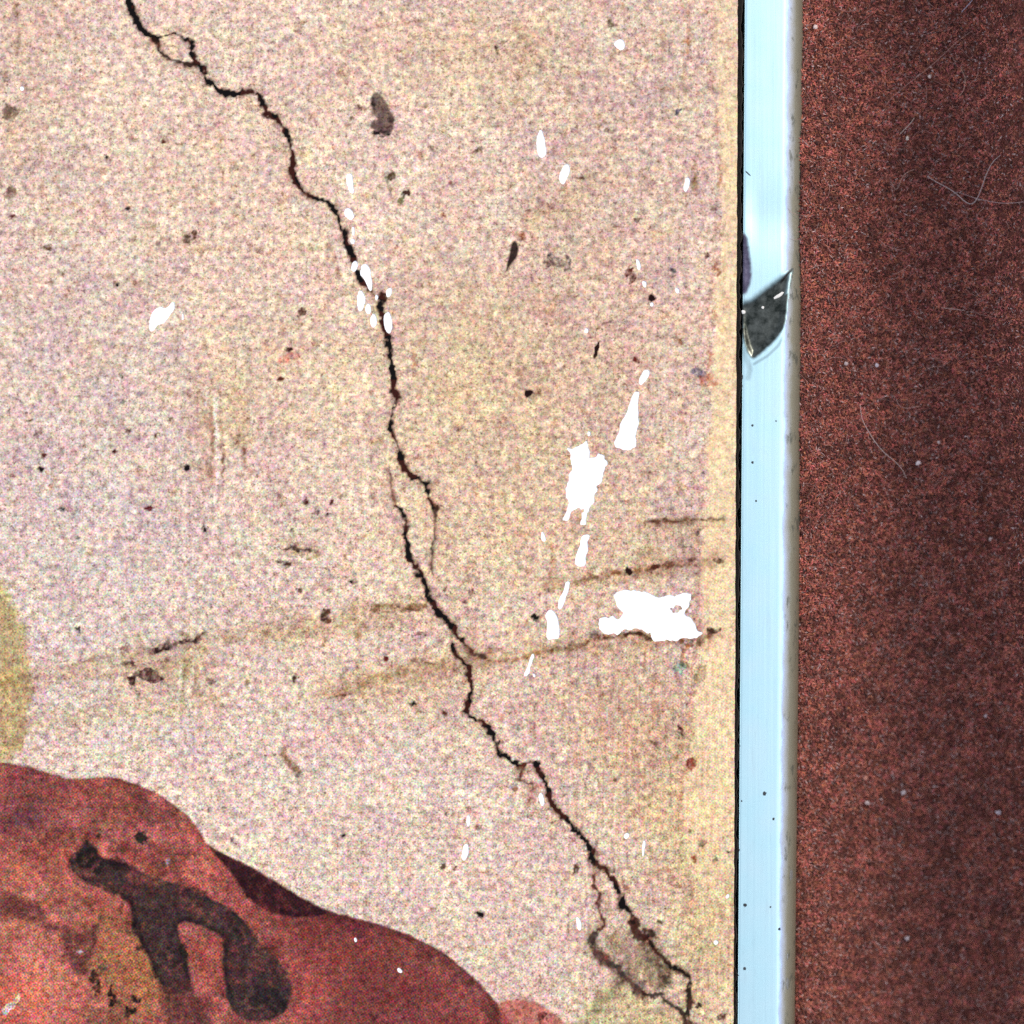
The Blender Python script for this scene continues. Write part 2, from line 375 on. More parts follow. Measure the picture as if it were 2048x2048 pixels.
BLOTS = [  # soft tints: x, y, rx, ry, angle deg, colour, alpha
  (180, 900, 420, 620, 0, ink(208, 184, 172), .55), (120, 1150, 260, 300, 0, ink(206, 186, 178), .45), (450, 420, 260, 260, 0, ink(228, 196, 162), .5),
  (980, 760, 300, 260, 20, ink(214, 182, 132), .55), (1000, 1080, 260, 200, 0, ink(226, 192, 148), .5), (960, 110, 260, 110, 0, ink(224, 190, 140), .45), (820, 1370, 190, 60, -8, ink(196, 160, 108), .55),
  (640, 1250, 120, 40, 0, ink(206, 172, 124), .5), (1200, 640, 160, 300, 0, ink(216, 176, 154), .5), (1260, 1450, 180, 170, 0, ink(206, 162, 128), .6),
  (1230, 300, 160, 240, 0, ink(214, 180, 160), .45), (1150, 120, 200, 150, 0, ink(216, 186, 164), .4), (1420, 1850, 110, 260, 0, ink(198, 170, 112), .62), (1330, 1620, 120, 150, 0, ink(214, 180, 124), .5),
  (700, 1620, 340, 220, 20, ink(230, 206, 184), .55), (1000, 1700, 200, 240, 0, ink(228, 198, 176), .45), (250, 1450, 220, 60, 0, ink(216, 198, 178), .5), (60, 170, 110, 260, 0, ink(204, 172, 142), .45),
  (560, 760, 160, 130, 0, ink(222, 190, 150), .45), (430, 820, 70, 140, 0, ink(206, 172, 132), .45), (1320, 1100, 130, 60, -5, ink(192, 158, 118), .5), (1110, 400, 90, 60, 0, ink(196, 166, 122), .45),
  (340, 1350, 120, 60, 0, ink(204, 174, 124), .5), (1060, 95, 50, 40, 0, ink(198, 170, 112), .4), (330, 90, 30, 24, 0, ink(240, 205, 160), .5)]
RBLOTS = [  # tints inside the red shape
  (60, 1950, 150, 170, 0, ink(216, 132, 108), .75), (20, 2000, 80, 70, 0, ink(216, 100, 74), .5), (240, 1900, 70, 90, 20, ink(164, 106, 70), .7), (270, 1975, 60, 70, 0, ink(166, 112, 72), .6), (60, 1580, 160, 40, 0, ink(128, 62, 58), .6),
  (40, 1632, 75, 30, 0, ink(96, 54, 62), .75), (95, 1740, 40, 26, 0, ink(92, 52, 62), .6), (420, 1760, 40, 110, -35, ink(200, 108, 94), .75), (240, 1590, 70, 30, 0, ink(172, 98, 76), .5), (200, 1740, 120, 40, 20, ink(196, 100, 78), .5),
  (60, 1760, 90, 40, 0, ink(192, 104, 84), .5), (420, 1920, 40, 70, 0, ink(190, 100, 84), .6), (740, 1960, 280, 130, 30, ink(120, 58, 52), .92), (660, 1850, 120, 20, 15, ink(112, 50, 50), .7), (620, 1990, 60, 70, 0, ink(190, 92, 80), .45),
  (800, 2030, 110, 50, 0, ink(122, 62, 62), .6), (440, 1650, 50, 60, 40, ink(178, 92, 72), .5), (285, 1585, 14, 12, 0, ink(90, 60, 48), .7), (240, 1560, 26, 7, 8, ink(96, 44, 44), .8)]
K0 = ink(30, 20, 18); KR = ink(96, 46, 34); KB = ink(104, 74, 52)
DOTS = [  # x, y, rx, ry, angle, colour, alpha
  (212, 315, 5, 5, 0, K0, .95), (328, 284, 5, 4.5, 0, KR, .9), (256, 417, 6, 6, 0, ink(52, 36, 30), .9), (235, 569, 6, 6, 0, K0, 1), (314, 489, 6, 5, 0, KR, .7), (159, 141, 7, 6, 0, KR, .7),
  (95, 497, 8, 6, 0, KB, .8), (604, 624, 8, 8, 0, KR, .7), (578, 699, 7, 5, 0, ink(60, 24, 20), .9), (580, 716, 20, 9, 0, ink(224, 148, 128), .8), (381, 477, 14, 10, -30, KB, .75), (24, 433, 6, 7, 0, KR, .8), (24, 390, 7, 14, 0, KR, .6), (517, 501, 7, 5, 0, KR, .6),
  (17, 225, 16, 12, 0, KB, .6), (10, 155, 10, 12, 0, KR, .5), (95, 420, 9, 5, 0, KB, .5), (120, 545, 10, 8, 0, KB, .5), (175, 625, 8, 6, 0, KB, .6),
  (82, 938, 8.5, 8, 0, K0, 1), (88, 911, 6, 6, 0, KR, .9), (229, 903, 6, 7, 0, ink(70, 24, 22), .95), (374, 936, 7, 7, 30, K0, .95), (244, 756, 4.5, 4.5, 0, K0, .9), (258, 862, 5, 5, 0, KB, .9), (310, 872, 4, 5, 0, KB, .9), (343, 838, 6, 5, 0, KR, .7),
  (124, 1018, 6, 6, 0, ink(50, 44, 62), .85), (298, 1017, 9, 5, 0, ink(110, 30, 34), .9), (409, 1060, 6, 6, 0, K0, .85), (562, 759, 7, 6, 0, KR, .85), (705, 1164, 7, 6, 0, K0, .9), (600, 1181, 6, 5, 0, KB, .8), (156, 1258, 5, 6, 0, ink(60, 46, 56), .9), (156, 1080, 6, 5, 0, ink(70, 80, 70), .7),
  (195, 760, 5, 7, 0, KB, .6), (75, 865, 6, 9, 30, KR, .5), (60, 842, 5, 4, 0, KB, .8), (165, 845, 6, 5, 0, KR, .6), (280, 785, 9, 6, 0, ink(120, 110, 130), .5), (248, 803, 7, 6, 0, ink(80, 80, 70), .6),
  (563, 994, 9, 7, 0, KR, .6), (612, 1005, 7, 7, 0, KR, .85), (664, 1006, 5, 6, 0, KR, .8), (632, 1026, 6, 6, 0, KR, .7), (655, 1030, 4, 4, 0, KR, .8), (592, 1040, 6, 5, 0, KR, .6), (580, 1029, 4, 4, 0, KR, .7), (684, 992, 7, 6, 0, KB, .6), (585, 1064, 6, 6, 0, KB, .7), (545, 1041, 8, 5, 0, KR, .5),
  (652, 1233, 14, 9, -35, KB, .85), (648, 1240, 6, 5, 0, K0, .7), (588, 1356, 10, 10, 0, ink(66, 44, 34), .85), (260, 1358, 9, 11, 0, ink(70, 42, 36), .85), (296, 1352, 26, 7, -10, ink(80, 44, 40), .75), (262, 1326, 14, 6, 0, ink(80, 50, 46), .7), (277, 1387, 5, 5, 0, KB, .8), (334, 1320, 5, 5, 0, K0, .7), (420, 1362, 8, 6, 30, KB, .7), (495, 1367, 5, 6, 0, KB, .7),
  (772, 1318, 7, 6, 0, ink(116, 34, 34), .9), (826, 1407, 7, 6, 0, K0, .95), (889, 1427, 6, 6, 0, KR, .85), (708, 1163, 6, 5, 0, K0, .5), (889, 1179, 6, 5, 0, KB, .7), (942, 1185, 8, 6, 0, KR, .7), (929, 1205, 5, 4, 0, KR, .7), (935, 1160, 14, 8, 0, KB, .4), (840, 1270, 14, 5, 0, KR, .5),
  (1056, 788, 8.5, 8, 0, ink(40, 18, 16), 1), (1070, 1234, 7, 11, -30, ink(30, 24, 20), .95), (1256, 1143, 8, 7, 0, ink(50, 20, 16), .9), (1304, 596, 6, 10, 35, ink(40, 12, 12), 1), (1262, 553, 5, 17, 20, ink(110, 50, 42), .85), (1272, 719, 6, 10, -20, ink(110, 34, 30), .85), (1195, 694, 4.5, 22, 10, ink(50, 26, 22), .95),
  (1205, 650, 26, 5, -25, KR, .5), (1117, 528, 22, 15, 15, ink(110, 96, 84), .7), (1100, 515, 7, 7, 0, ink(70, 60, 56), .7), (1133, 530, 7, 14, 0, ink(90, 70, 66), .7), (810, 387, 10, 7, 20, ink(76, 40, 34), .85), (782, 352, 8, 9, 0, KB, .8), (800, 402, 9, 10, 0, ink(128, 116, 72), .7), (779, 372, 6, 14, 0, KB, .5),
  (1044, 472, 7, 10, -20, ink(160, 96, 60), .8), (958, 300, 14, 6, 0, KB, .7), (866, 298, 8, 6, 0, KB, .6), (994, 98, 6, 7, 0, ink(84, 52, 36), .85), (1005, 85, 6, 10, 40, KB, .4), (900, 366, 6, 5, 0, ink(160, 60, 50), .8), (884, 429, 7, 5, 0, ink(176, 104, 84), .7), (846, 215, 8, 7, 0, KR, .5), (719, 214, 7, 6, 0, KR, .7), (705, 236, 6, 5, 0, KB, .7),
  (1082, 126, 8, 7, 0, KB, .5), (1222, 48, 10, 6, 30, KB, .7), (1162, 354, 7, 5, 0, ink(96, 40, 30), .85), (1232, 282, 6, 5, 0, KR, .6), (1220, 262, 12, 5, -30, KR, .5), (1358, 223, 8, 5, -25, ink(90, 84, 96), .85), (1345, 540, 5, 12, -15, ink(100, 90, 96), .7), (1412, 513, 5, 10, 25, KR, .75), (1430, 420, 10, 5, 0, KR, .65), (1438, 540, 5, 16, 0, ink(180, 110, 80), .7),
  (1427, 625, 5, 14, 0, ink(206, 140, 112), .7), (1418, 720, 6, 20, 0, ink(214, 140, 110), .6), (1362, 682, 8, 6, 0, ink(150, 96, 64), .8), (1392, 742, 16, 9, 0, ink(120, 118, 140), .65), (1408, 752, 9, 8, 0, ink(90, 80, 112), .7), (1416, 765, 14, 16, 0, ink(226, 140, 104), .65), (1273, 440, 8, 6, 0, KR, .6), (1266, 462, 5, 6, 0, KR, .5),
  (1308, 1135, 14, 6, -10, KR, .8), (1340, 1130, 12, 6, 0, KR, .6), (1383, 1121, 10, 6, 0, KB, .7), (1440, 1122, 11, 6, 10, KB, .75), (1392, 1066, 8, 7, 0, KR, .7), (1366, 1088, 7, 10, 0, ink(116, 108, 84), .6), (1377, 1289, 8, 8, 0, ink(100, 40, 34), .85), (1359, 1338, 12, 11, 0, ink(170, 208, 176), .7), (1365, 1326, 6, 6, 0, ink(70, 80, 60), .6),
  (1373, 1310, 5, 22, -4, ink(180, 108, 70), .6), (1384, 1527, 9, 18, -10, ink(164, 74, 58), .8), (1364, 1461, 6, 12, -25, ink(90, 40, 40), .8), (1313, 1488, 22, 5, 25, ink(116, 76, 54), .7), (1400, 1352, 30, 16, 0, ink(176, 150, 110), .5), (1425, 1262, 14, 6, -10, ink(84, 56, 40), .85), (1372, 1205, 14, 16, 20, ink(160, 124, 92), .6), (1400, 1286, 8, 8, 0, KB, .7),
  (688, 1672, 5.5, 5, 0, K0, .9), (961, 1829, 10, 6.5, 10, K0, .98), (906, 1628, 5, 5, 0, KR, .85), (893, 1629, 4, 4, 0, KR, .6), (886, 1734, 7, 6, 20, KB, .9), (912, 1736, 5, 5, 0, KR, .8), (955, 1656, 7, 7, 0, ink(170, 90, 72), .8), (867, 1818, 6, 6, 0, KR, .5), (1151, 1739, 6, 12, 25, KB, .8), (464, 1681, 5, 5, 0, ink(80, 74, 84), .7), (448, 1617, 5, 6, 0, KR, .6), (418, 1619, 5, 5, 0, KB, .7),
  (1387, 1718, 6, 8, 15, ink(170, 94, 56), .8), (1360, 1772, 6, 5, 0, ink(170, 96, 60), .7), (1383, 1791, 5, 7, 0, KR, .6), (1405, 1685, 9, 6, 0, KB, .6), (1380, 1662, 4, 5, 0, KR, .6), (1433, 1720, 8, 6, -30, KB, .6), (1320, 1845, 7, 6, 0, KB, .8), (1396, 2011, 6, 6, 0, K0, .85), (1443, 2034, 8, 8, 0, KB, .8), (1458, 1704, 5, 3, 20, K0, .9),
  (1250, 1770, 7, 18, -25, ink(182, 110, 88), .7), (1210, 1918, 9, 8, 0, ink(150, 66, 50), .7), (1068, 1585, 14, 20, 20, ink(196, 120, 104), .5), (1060, 1600, 6, 5, 0, KR, .7), (1030, 1578, 5, 9, 0, ink(150, 80, 50), .7), (1060, 1630, 6, 5, 0, KB, .7),
  (1085, 2032, 8, 9, 20, ink(110, 52, 44), .8), (1052, 2022, 12, 7, 0, ink(150, 80, 66), .5),
  # inside the red shape
  (282, 1675, 12, 11, 20, ink(52, 40, 36), .9), (198, 1672, 5, 6, 0, ink(70, 48, 42), .8), (190, 1950, 11, 18, 0, ink(34, 26, 24), .7), (194, 1976, 11, 12, -30, ink(24, 20, 20), .75), (228, 1996, 8, 22, 8, ink(40, 28, 30), .85), (270, 2000, 11, 9, -30, ink(40, 30, 28), .85), (262, 2020, 9, 8, 0, ink(34, 28, 26), .85), (254, 2034, 5, 5, 0, K0, .8), (208, 1936, 10, 8, 0, ink(90, 72, 60), .8),
  (175, 1705, 16, 26, 10, ink(34, 30, 28), .7), (195, 1735, 14, 12, 0, ink(34, 30, 30), .6), (230, 1730, 24, 12, 15, ink(34, 26, 26), .6), (275, 1855, 14, 30, -10, ink(34, 26, 26), .65), (360, 1905, 12, 22, 0, ink(36, 30, 24), .6), (395, 1790, 26, 14, 25, ink(40, 30, 34), .5), (475, 1872, 26, 16, 0, ink(40, 30, 30), .5), (540, 2010, 44, 24, 20, ink(40, 32, 34), .6),
  
  (745, 205, 7, 12, -25, ink(50, 38, 36), .8), (757, 262, 18, 7, 25, ink(40, 30, 28), .85), (783, 240, 6, 9, 0, ink(70, 50, 44), .6),
  (25, 2005, 7, 30, 38, ink(232, 206, 190), .89), (160, 1903, 4, 4, 0, ink(220, 190, 190), .9), (335, 1722, 5, 5, 0, ink(220, 190, 180), .6)]
STROKES = [  # points, half width, colour, alpha, edge noise
  (crack_j, 12, ink(70, 58, 48), .75, 8), ([(1262, 1850), (1285, 1880), (1312, 1868)], 13, ink(44, 36, 32), .8, 9), ([(1290, 1890), (1320, 1935), (1335, 1960), (1322, 1985)], 12, ink(74, 60, 46), .7, 10), (crack_g[:6], 8, ink(60, 46, 38), .7, 6), ([(1250, 1960), (1215, 1990), (1180, 2030), (1150, 2060)], 10, ink(130, 124, 84), .55, 8), ([(1196, 1735), (1230, 1740)], 9, ink(70, 52, 46), .7, 6),
  ([(-200, 1400), (60, 1366), (220, 1320), (400, 1282), (560, 1262), (720, 1246), (850, 1222)], 20, ink(176, 138, 94), .42, 16), ([(620, 1392), (760, 1356), (880, 1330), (1040, 1312), (1200, 1284), (1460, 1268)], 16, ink(168, 124, 80), .48, 14), ([(1080, 1176), (1240, 1148), (1460, 1118)], 14, ink(172, 132, 90), .45, 12), ([(1270, 1050), (1460, 1044)], 12, ink(184, 146, 104), .4, 10), ([(700, 1216), (860, 1206)], 14, ink(170, 140, 92), .45, 10), ([(240, 1340), (330, 1338), (420, 1320)], 22, ink(170, 136, 84), .42, 14),
  ([(-60, 1450), (120, 1440), (300, 1420), (460, 1400)], 18, ink(190, 156, 108), .35, 16), ([(560, 1090), (640, 1104)], 14, ink(190, 152, 100), .4, 8), ([(400, 780), (420, 880), (410, 980)], 24, ink(190, 152, 112), .38, 14), ([(470, 780), (490, 900)], 16, ink(196, 158, 116), .35, 12),
  ([(1288, 1042), (1340, 1042), (1390, 1038), (1451, 1037)], 3.2, ink(92, 56, 36), .85, 3), ([(1294, 1040), (1330, 1048), (1350, 1040), (1390, 1046)], 6, ink(120, 80, 54), .6, 6), ([(1149, 1163), (1200, 1152), (1260, 1143), (1320, 1132), (1390, 1128)], 5, ink(128, 84, 52), .7, 6), ([(1086, 1304), (1130, 1296), (1170, 1290), (1197, 1276), (1250, 1268), (1300, 1276), (1350, 1284), (1400, 1276), (1435, 1262)], 5, ink(118, 74, 46), .72, 6),
  ([(1180, 1270), (1210, 1280), (1240, 1268), (1280, 1268), (1310, 1284)], 4, ink(70, 42, 28), .75, 4), ([(960, 1318), (1040, 1318), (1090, 1306)], 5, ink(150, 106, 66), .65, 6), ([(740, 1220), (770, 1208), (800, 1212), (859, 1213)], 5, ink(126, 96, 62), .75, 7), ([(760, 1226), (810, 1218), (860, 1216)], 2.5, ink(110, 66, 40), .7, 3), ([(819, 1318), (845, 1322), (862, 1328), (876, 1328)], 3, ink(116, 84, 60), .75, 3),
  ([(294, 1304), (320, 1297), (346, 1288), (380, 1282), (409, 1270)], 5, ink(62, 34, 34), .85, 5), ([(300, 1308), (340, 1296)], 4, ink(40, 18, 22), .8, 3), ([(227, 1302), (244, 1298), (260, 1300)], 4.5, ink(96, 62, 56), .75, 5), ([(119, 1334), (160, 1326), (222, 1312)], 3.5, ink(128, 88, 70), .6, 4), ([(568, 1098), (600, 1097), (636, 1098)], 4, ink(78, 54, 46), .85, 4), ([(610, 1112), (626, 1116), (640, 1104)], 4.5, ink(148, 122, 60), .7, 4), ([(552, 1118), (562, 1125), (588, 1128)], 4.5, ink(70, 40, 30), .85, 4),
  ([(564, 1494), (572, 1516), (582, 1534), (602, 1545)], 6, ink(132, 96, 60), .75, 5), ([(590, 1552), (604, 1545)], 4, ink(70, 46, 36), .7, 3), ([(680, 1382), (720, 1370), (770, 1352), (820, 1340)], 7, ink(160, 124, 84), .5, 8), ([(650, 1398), (690, 1388)], 3, ink(120, 80, 60), .6, 3), ([(30, 0), (36, 40), (37, 80), (33, 110)], 4, ink(150, 108, 86), .55, 4), ([(640, 160), (670, 130), (705, 98)], 3.5, ink(190, 128, 116), .5, 4),
  ([(666, 490), (669, 530), (684, 560)], 4, ink(188, 148, 120), .6, 4), ([(1085, 408), (1060, 422), (1045, 440)], 3, ink(140, 92, 80), .6, 4), ([(1078, 405), (1110, 415)], 4, ink(130, 76, 70), .55, 4), ([(822, 700), (830, 725), (828, 750)], 4, ink(176, 120, 76), .6, 4), ([(1100, 1090), (1108, 1130), (1096, 1160)], 5, ink(188, 138, 96), .6, 5), ([(935, 630), (975, 640)], 3, ink(150, 96, 84), .5, 3), ([(1090, 885), (1120, 868)], 3, ink(150, 112, 88), .5, 3),
  # combed-through pale strokes with brown sides
  ([(415, 772), (424, 830), (426, 900), (420, 960)], 3, ink(140, 92, 66), .6, 4), ([(430, 790), (432, 860), (436, 930), (434, 985)], 4, ink(240, 222, 204), .8, 3), ([(441, 850), (446, 910), (446, 950)], 3, ink(146, 100, 72), .6, 4), ([(412, 770), (414, 820)], 3.5, ink(236, 214, 196), .6, 3), ([(477, 870), (484, 900), (490, 935)], 4.5, ink(124, 86, 60), .65, 4), ([(500, 800), (508, 860), (514, 940)], 4, ink(232, 208, 186), .55, 4), ([(370, 900), (385, 880), (378, 860)], 4, ink(156, 112, 80), .5, 4),
  ([(362, 1330), (362, 1370), (354, 1412)], 3.5, ink(238, 222, 196), .75, 3), ([(368, 1335), (370, 1370), (362, 1412)], 2.5, ink(132, 96, 62), .6, 3), ([(384, 1318), (384, 1360), (376, 1400)], 3.5, ink(238, 220, 194), .7, 3), ([(392, 1322), (392, 1360), (386, 1395)], 2.5, ink(140, 104, 70), .55, 3), ([(404, 1330), (404, 1370)], 3, ink(232, 212, 190), .5, 3),
  # edge of the cream border
  ([(1378, 20), (1376, 70), (1374, 120)], 4, ink(176, 118, 84), .65, 4), ([(1443, 270), (1441, 330), (1438, 400)], 3, ink(190, 136, 96), .6, 4), ([(1390, 325), (1392, 350), (1388, 385)], 5, ink(164, 120, 70), .65, 4), ([(1300, 200), (1304, 300), (1302, 380)], 3, ink(176, 146, 136), .5, 4), ([(1330, 60), (1326, 160), (1322, 240)], 4, ink(172, 142, 128), .45, 5), ([(1368, 130), (1372, 220), (1376, 300)], 4, ink(176, 142, 122), .5, 5),
  ([(1150, 1480), (1155, 1540)], 4, ink(186, 140, 108), .4, 4), ([(1250, 1440), (1256, 1500), (1252, 1560)], 4, ink(188, 142, 104), .45, 5), ([(1310, 1340), (1306, 1420), (1312, 1470)], 4, ink(180, 130, 96), .45, 5), ([(1200, 1360), (1206, 1430)], 4, ink(188, 140, 100), .4, 4)]
BAND = [(-420, 1420), (0, 1424), (80, 1422), (150, 1430), (250, 1438), (400, 1441), (500, 1440), (560, 1432), (640, 1428), (720, 1425), (800, 1421), (880, 1418), (950, 1412), (1100, 1406), (1250, 1404), (1330, 1404), (1400, 1388), (1500, 1386), (1560, 1372), (1650, 1364), (1720, 1372), (1850, 1400), (2048, 1420), (2470, 1430)]

# --- bare white patches where the print has come off
PATCH = [
  ('large', z([(1095, 495), (1120, 500), (1160, 480), (1190, 462), (1205, 510), (1205, 545), (1250, 525), (1285, 530), (1292, 570), (1278, 620), (1262, 660), (1245, 690), (1235, 740), (1215, 790), (1195, 820), (1185, 872), (1163, 878), (1175, 800), (1150, 795), (1120, 815), (1090, 860), (1072, 855), (1085, 810), (1100, 790), (1085, 690), (1100, 640), (1115, 600), (1115, 530)], 700, 700, S1)),
  ('long', z([(1430, 210), (1458, 205), (1455, 250), (1450, 330), (1455, 360), (1440, 430), (1440, 485), (1400, 505), (1335, 490), (1330, 465), (1350, 420), (1365, 360), (1395, 310), (1405, 260)], 700, 700, S1)),
  ('s', z([(1480, 95), (1510, 100), (1505, 130), (1485, 160), (1460, 180), (1455, 150), (1470, 120)], 700, 700, S1)),
  ('s', z([(1165, 930), (1205, 925), (1205, 950), (1195, 960), (1200, 1000), (1185, 1040), (1185, 1085), (1150, 1090), (1130, 1075), (1140, 1030), (1160, 970)], 700, 700, S1)),
  ('s', z([(1085, 1165), (1110, 1160), (1105, 1200), (1090, 1240), (1070, 1300), (1045, 1310), (1050, 1250), (1075, 1210)], 700, 700, S1)),
  ('s', z([(1000, 1305), (1020, 1310), (1045, 1340), (1055, 1380), (1055, 1445), (1025, 1455), (990, 1460), (988, 1400), (995, 1370), (980, 1340)], 700, 700, S1)),
  ('s', z([(913, 1525), (930, 1530), (912, 1590), (897, 1637), (873, 1642), (890, 1600)], 700, 700, S1)),
  ('s', z([(918, 1625), (935, 1632), (935, 1648), (920, 1645)], 700, 700, S1)),
  ('large', z([(1330, 1235), (1345, 1215), (1400, 1210), (1480, 1215), (1510, 1225), (1560, 1245), (1610, 1225), (1650, 1235), (1700, 1220), (1722, 1225), (1720, 1260), (1700, 1300), (1685, 1325), (1720, 1345), (1725, 1370), (1750, 1390), (1752, 1415), (1772, 1425), (1745, 1450), (1710, 1450), (1680, 1445), (1650, 1462), (1590, 1460), (1530, 1470), (1515, 1450), (1510, 1425), (1480, 1415), (1440, 1405), (1380, 1410), (1320, 1435), (1275, 1425), (1255, 1395), (1258, 1355), (1290, 1340), (1355, 1350), (1380, 1325), (1340, 1290)], 700, 700, S1)),
  ('s', z([(962, 905), (985, 930), (987, 965), (963, 960)], 700, 700, S1)),
  ('s', z([(1195, 405), (1212, 412), (1208, 432), (1195, 430)], 700, 700, S1)),
  ('s', z([(955, 650), (970, 655), (980, 700), (992, 760), (985, 785), (960, 795), (945, 770), (935, 700), (945, 670)], 700, 0, S1)),
  ('s', z([(1085, 825), (1105, 830), (1110, 870), (1090, 900), (1080, 930), (1060, 925), (1050, 890), (1060, 860)], 700, 0, S1)),
  ('s', z([(1690, 890), (1712, 895), (1710, 930), (1695, 965), (1680, 960), (1680, 920)], 700, 0, S1)),
  ('s', z([(1340, 200), (1370, 195), (1387, 230), (1368, 255), (1345, 240), (1325, 225)], 700, 0, S1)),
  ('s', z([(1440, 1298), (1455, 1310), (1466, 1350), (1450, 1362), (1440, 1330)], 700, 0, S1)),
  ('s', z([(1468, 1408), (1495, 1418), (1492, 1452), (1473, 1445)], 700, 0, S1)),
  ('s', z([(1632, 1455), (1645, 1443), (1660, 1455), (1655, 1475), (1638, 1475)], 700, 0, S1)),
  ('s', z([(1508, 1525), (1520, 1518), (1530, 1530), (1522, 1546), (1508, 1542)], 700, 0, S1)),
  ('s', z([(1182, 1648), (1200, 1652), (1198, 1676), (1182, 1674)], 700, 0, S1)),
  ('s', z([(1740, 875), (1770, 870), (1775, 900), (1785, 970), (1765, 975), (1745, 940)], 0, 0, S1)),
  ('s', z([(1735, 1045), (1770, 1050), (1785, 1095), (1762, 1112), (1730, 1078)], 0, 0, S1)),
  ('s', z([(1770, 1140), (1787, 1140), (1787, 1186), (1770, 1186)], 0, 0, S1)),
  ('s', z([(1763, 1198), (1788, 1200), (1786, 1225), (1766, 1228)], 0, 0, S1)),
  ('s', z([(1775, 1312), (1797, 1308), (1802, 1345), (1780, 1372), (1763, 1355)], 0, 0, S1)),
  ('s', z([(1820, 1330), (1852, 1326), (1868, 1380), (1876, 1455), (1858, 1465), (1832, 1405), (1808, 1375)], 0, 0, S1)),
  ('s', z([(1803, 1458), (1826, 1465), (1842, 1510), (1826, 1562), (1800, 1570), (1795, 1510)], 0, 0, S1)),
  ('s', z([(1845, 1522), (1866, 1530), (1868, 1578), (1845, 1580), (1834, 1558)], 0, 0, S1)),
  ('s', z([(1870, 1578), (1892, 1578), (1898, 1630), (1878, 1652), (1860, 1628)], 0, 0, S1)),
  ('s', z([(185, 1450), (212, 1446), (212, 1480), (190, 1502), (178, 1480)], 700, 0, S1)),
  ('s', z([(175, 1575), (203, 1568), (215, 1640), (203, 1682), (180, 1668), (168, 1620)], 700, 0, S1)),
  ('s', z([(128, 1476), (147, 1488), (138, 1518), (122, 1508)], 700, 0, S1)),
  ('m', z([(870, 1515), (882, 1525), (870, 1570), (850, 1600), (825, 1625), (790, 1640), (765, 1672), (748, 1662), (755, 1600), (775, 1560), (800, 1540), (840, 1550)], 0, 0, S1)),
  ('s', z([(914, 1572), (926, 1578), (924, 1610), (914, 1606)], 0, 0, S1)),
  ('s', z([(98, 440), (116, 432), (126, 448), (110, 462)], 0, 0, S1)),
  ('s', z([(380, 560), (400, 553), (416, 600), (406, 636), (386, 615)], 950, 1400, S2)),
  ('s', z([(884, 812), (902, 790), (926, 800), (920, 826), (896, 832)], 950, 1400, S2)),
  ('s', z([(1000, 838), (1020, 840), (1012, 936), (992, 932)], 950, 1400, S2)),
  ('s', z([(606, 1285), (626, 1300), (638, 1340), (632, 1376), (612, 1370), (598, 1320)], 950, 1400, S2)),
  ('s', z([(1492, 1170), (1508, 1150), (1522, 1158), (1514, 1182), (1496, 1188)], 950, 1400, S2)),
  ('s', z([(1420, 1440), (1438, 1428), (1454, 1446), (1440, 1464), (1424, 1458)], 950, 1400, S2)),
  ('s', z([(1296, 680), (1318, 690), (1316, 740), (1298, 768), (1288, 720)], 500, 1400, S2)),
  ('s', z([(1278, 850), (1308, 860), (1302, 930), (1276, 962), (1258, 930)], 500, 1400, S2)),
  ('s', z([(618, 1424), (632, 1412), (640, 1440), (626, 1450)], 500, 1400, S2)),
  ('s', z([(872, 1600), (892, 1592), (914, 1618), (904, 1630), (882, 1624)], 500, 1400, S2)),
]
PATCH = [(k, np.asarray(p)) for k, p in PATCH]

# --- adaptive flat mesh of the print
CO, FI = 16.0, 2.0
def patch_sdf(px, py):
    d = np.full(px.shape, -1e9)
    for k, p in PATCH:
        mn, mx = p.min(0) - 30, p.max(0) + 30
        m = (px > mn[0]) & (px < mx[0]) & (py > mn[1]) & (py < mx[1])
        if not m.any(): continue
        a = {'large': 4.5, 'long': 2.5, 'm': 2.0, 's': 1.6}[k]
        q = p if k in ('large', 'long') else smooth_poly(p, 1)
        v = sdf(px[m], py[m], q) + (fbm(px[m], py[m], 11, 5, 2) - 0.5) * 2 * a
        d[m] = np.maximum(d[m], v)
    # a crumb of print left standing in the widest patch
    c = np.hypot((px - 1352) / 9.0, (py - 1219) / 9.0); c = c + (vnoise(px, py, 5, 2) - .5) * 1.1
    return np.minimum(d, np.where(np.hypot(px - 1352, py - 1219) < 40, (c - 1) * 8, 1e9))

nx, ny = int((1490 - XL) / CO) + 1, int((YB - YT) / CO)
CX, CY = np.meshgrid(XL + CO * (np.arange(nx) + .5), YT + CO * (np.arange(ny) + .5))
cx, cy = CX.ravel(), CY.ravel()
HALF = CO * 0.75
flag = np.zeros(cx.shape, bool)
def mark(mask): flag[mask] = True
def near(pts, r):
    p = np.asarray(pts, float); mn, mx = p.min(0) - r, p.max(0) + r
    m = np.where((cx > mn[0]) & (cx < mx[0]) & (cy > mn[1]) & (cy < mx[1]))[0]
    if len(m):
        d, _ = seg_dist(cx[m], cy[m], p); flag[m[d < r]] = True
for p, hw, *_ in CRACKS: near(p, hw + 6 + HALF)
for p, hw, c_, a_, en in STROKES: near(p, hw + en + HALF)
for p, c_, a_, so, en in POLYS: near(list(p) + [p[0]], so + en + HALF)
for x, y, rx, ry, *_ in DOTS: mark(np.hypot(cx - x, cy - y) < max(rx, ry) * 1.4 + HALF)
for k, p in PATCH: near(np.vstack([p, p[:1]]), 8 + HALF)
mark(np.abs(cx - edge_x(cy)) < 12 + HALF)
mark(np.abs(cx - np.interp(cy, *zip(*BAND))) < 10 + HALF)

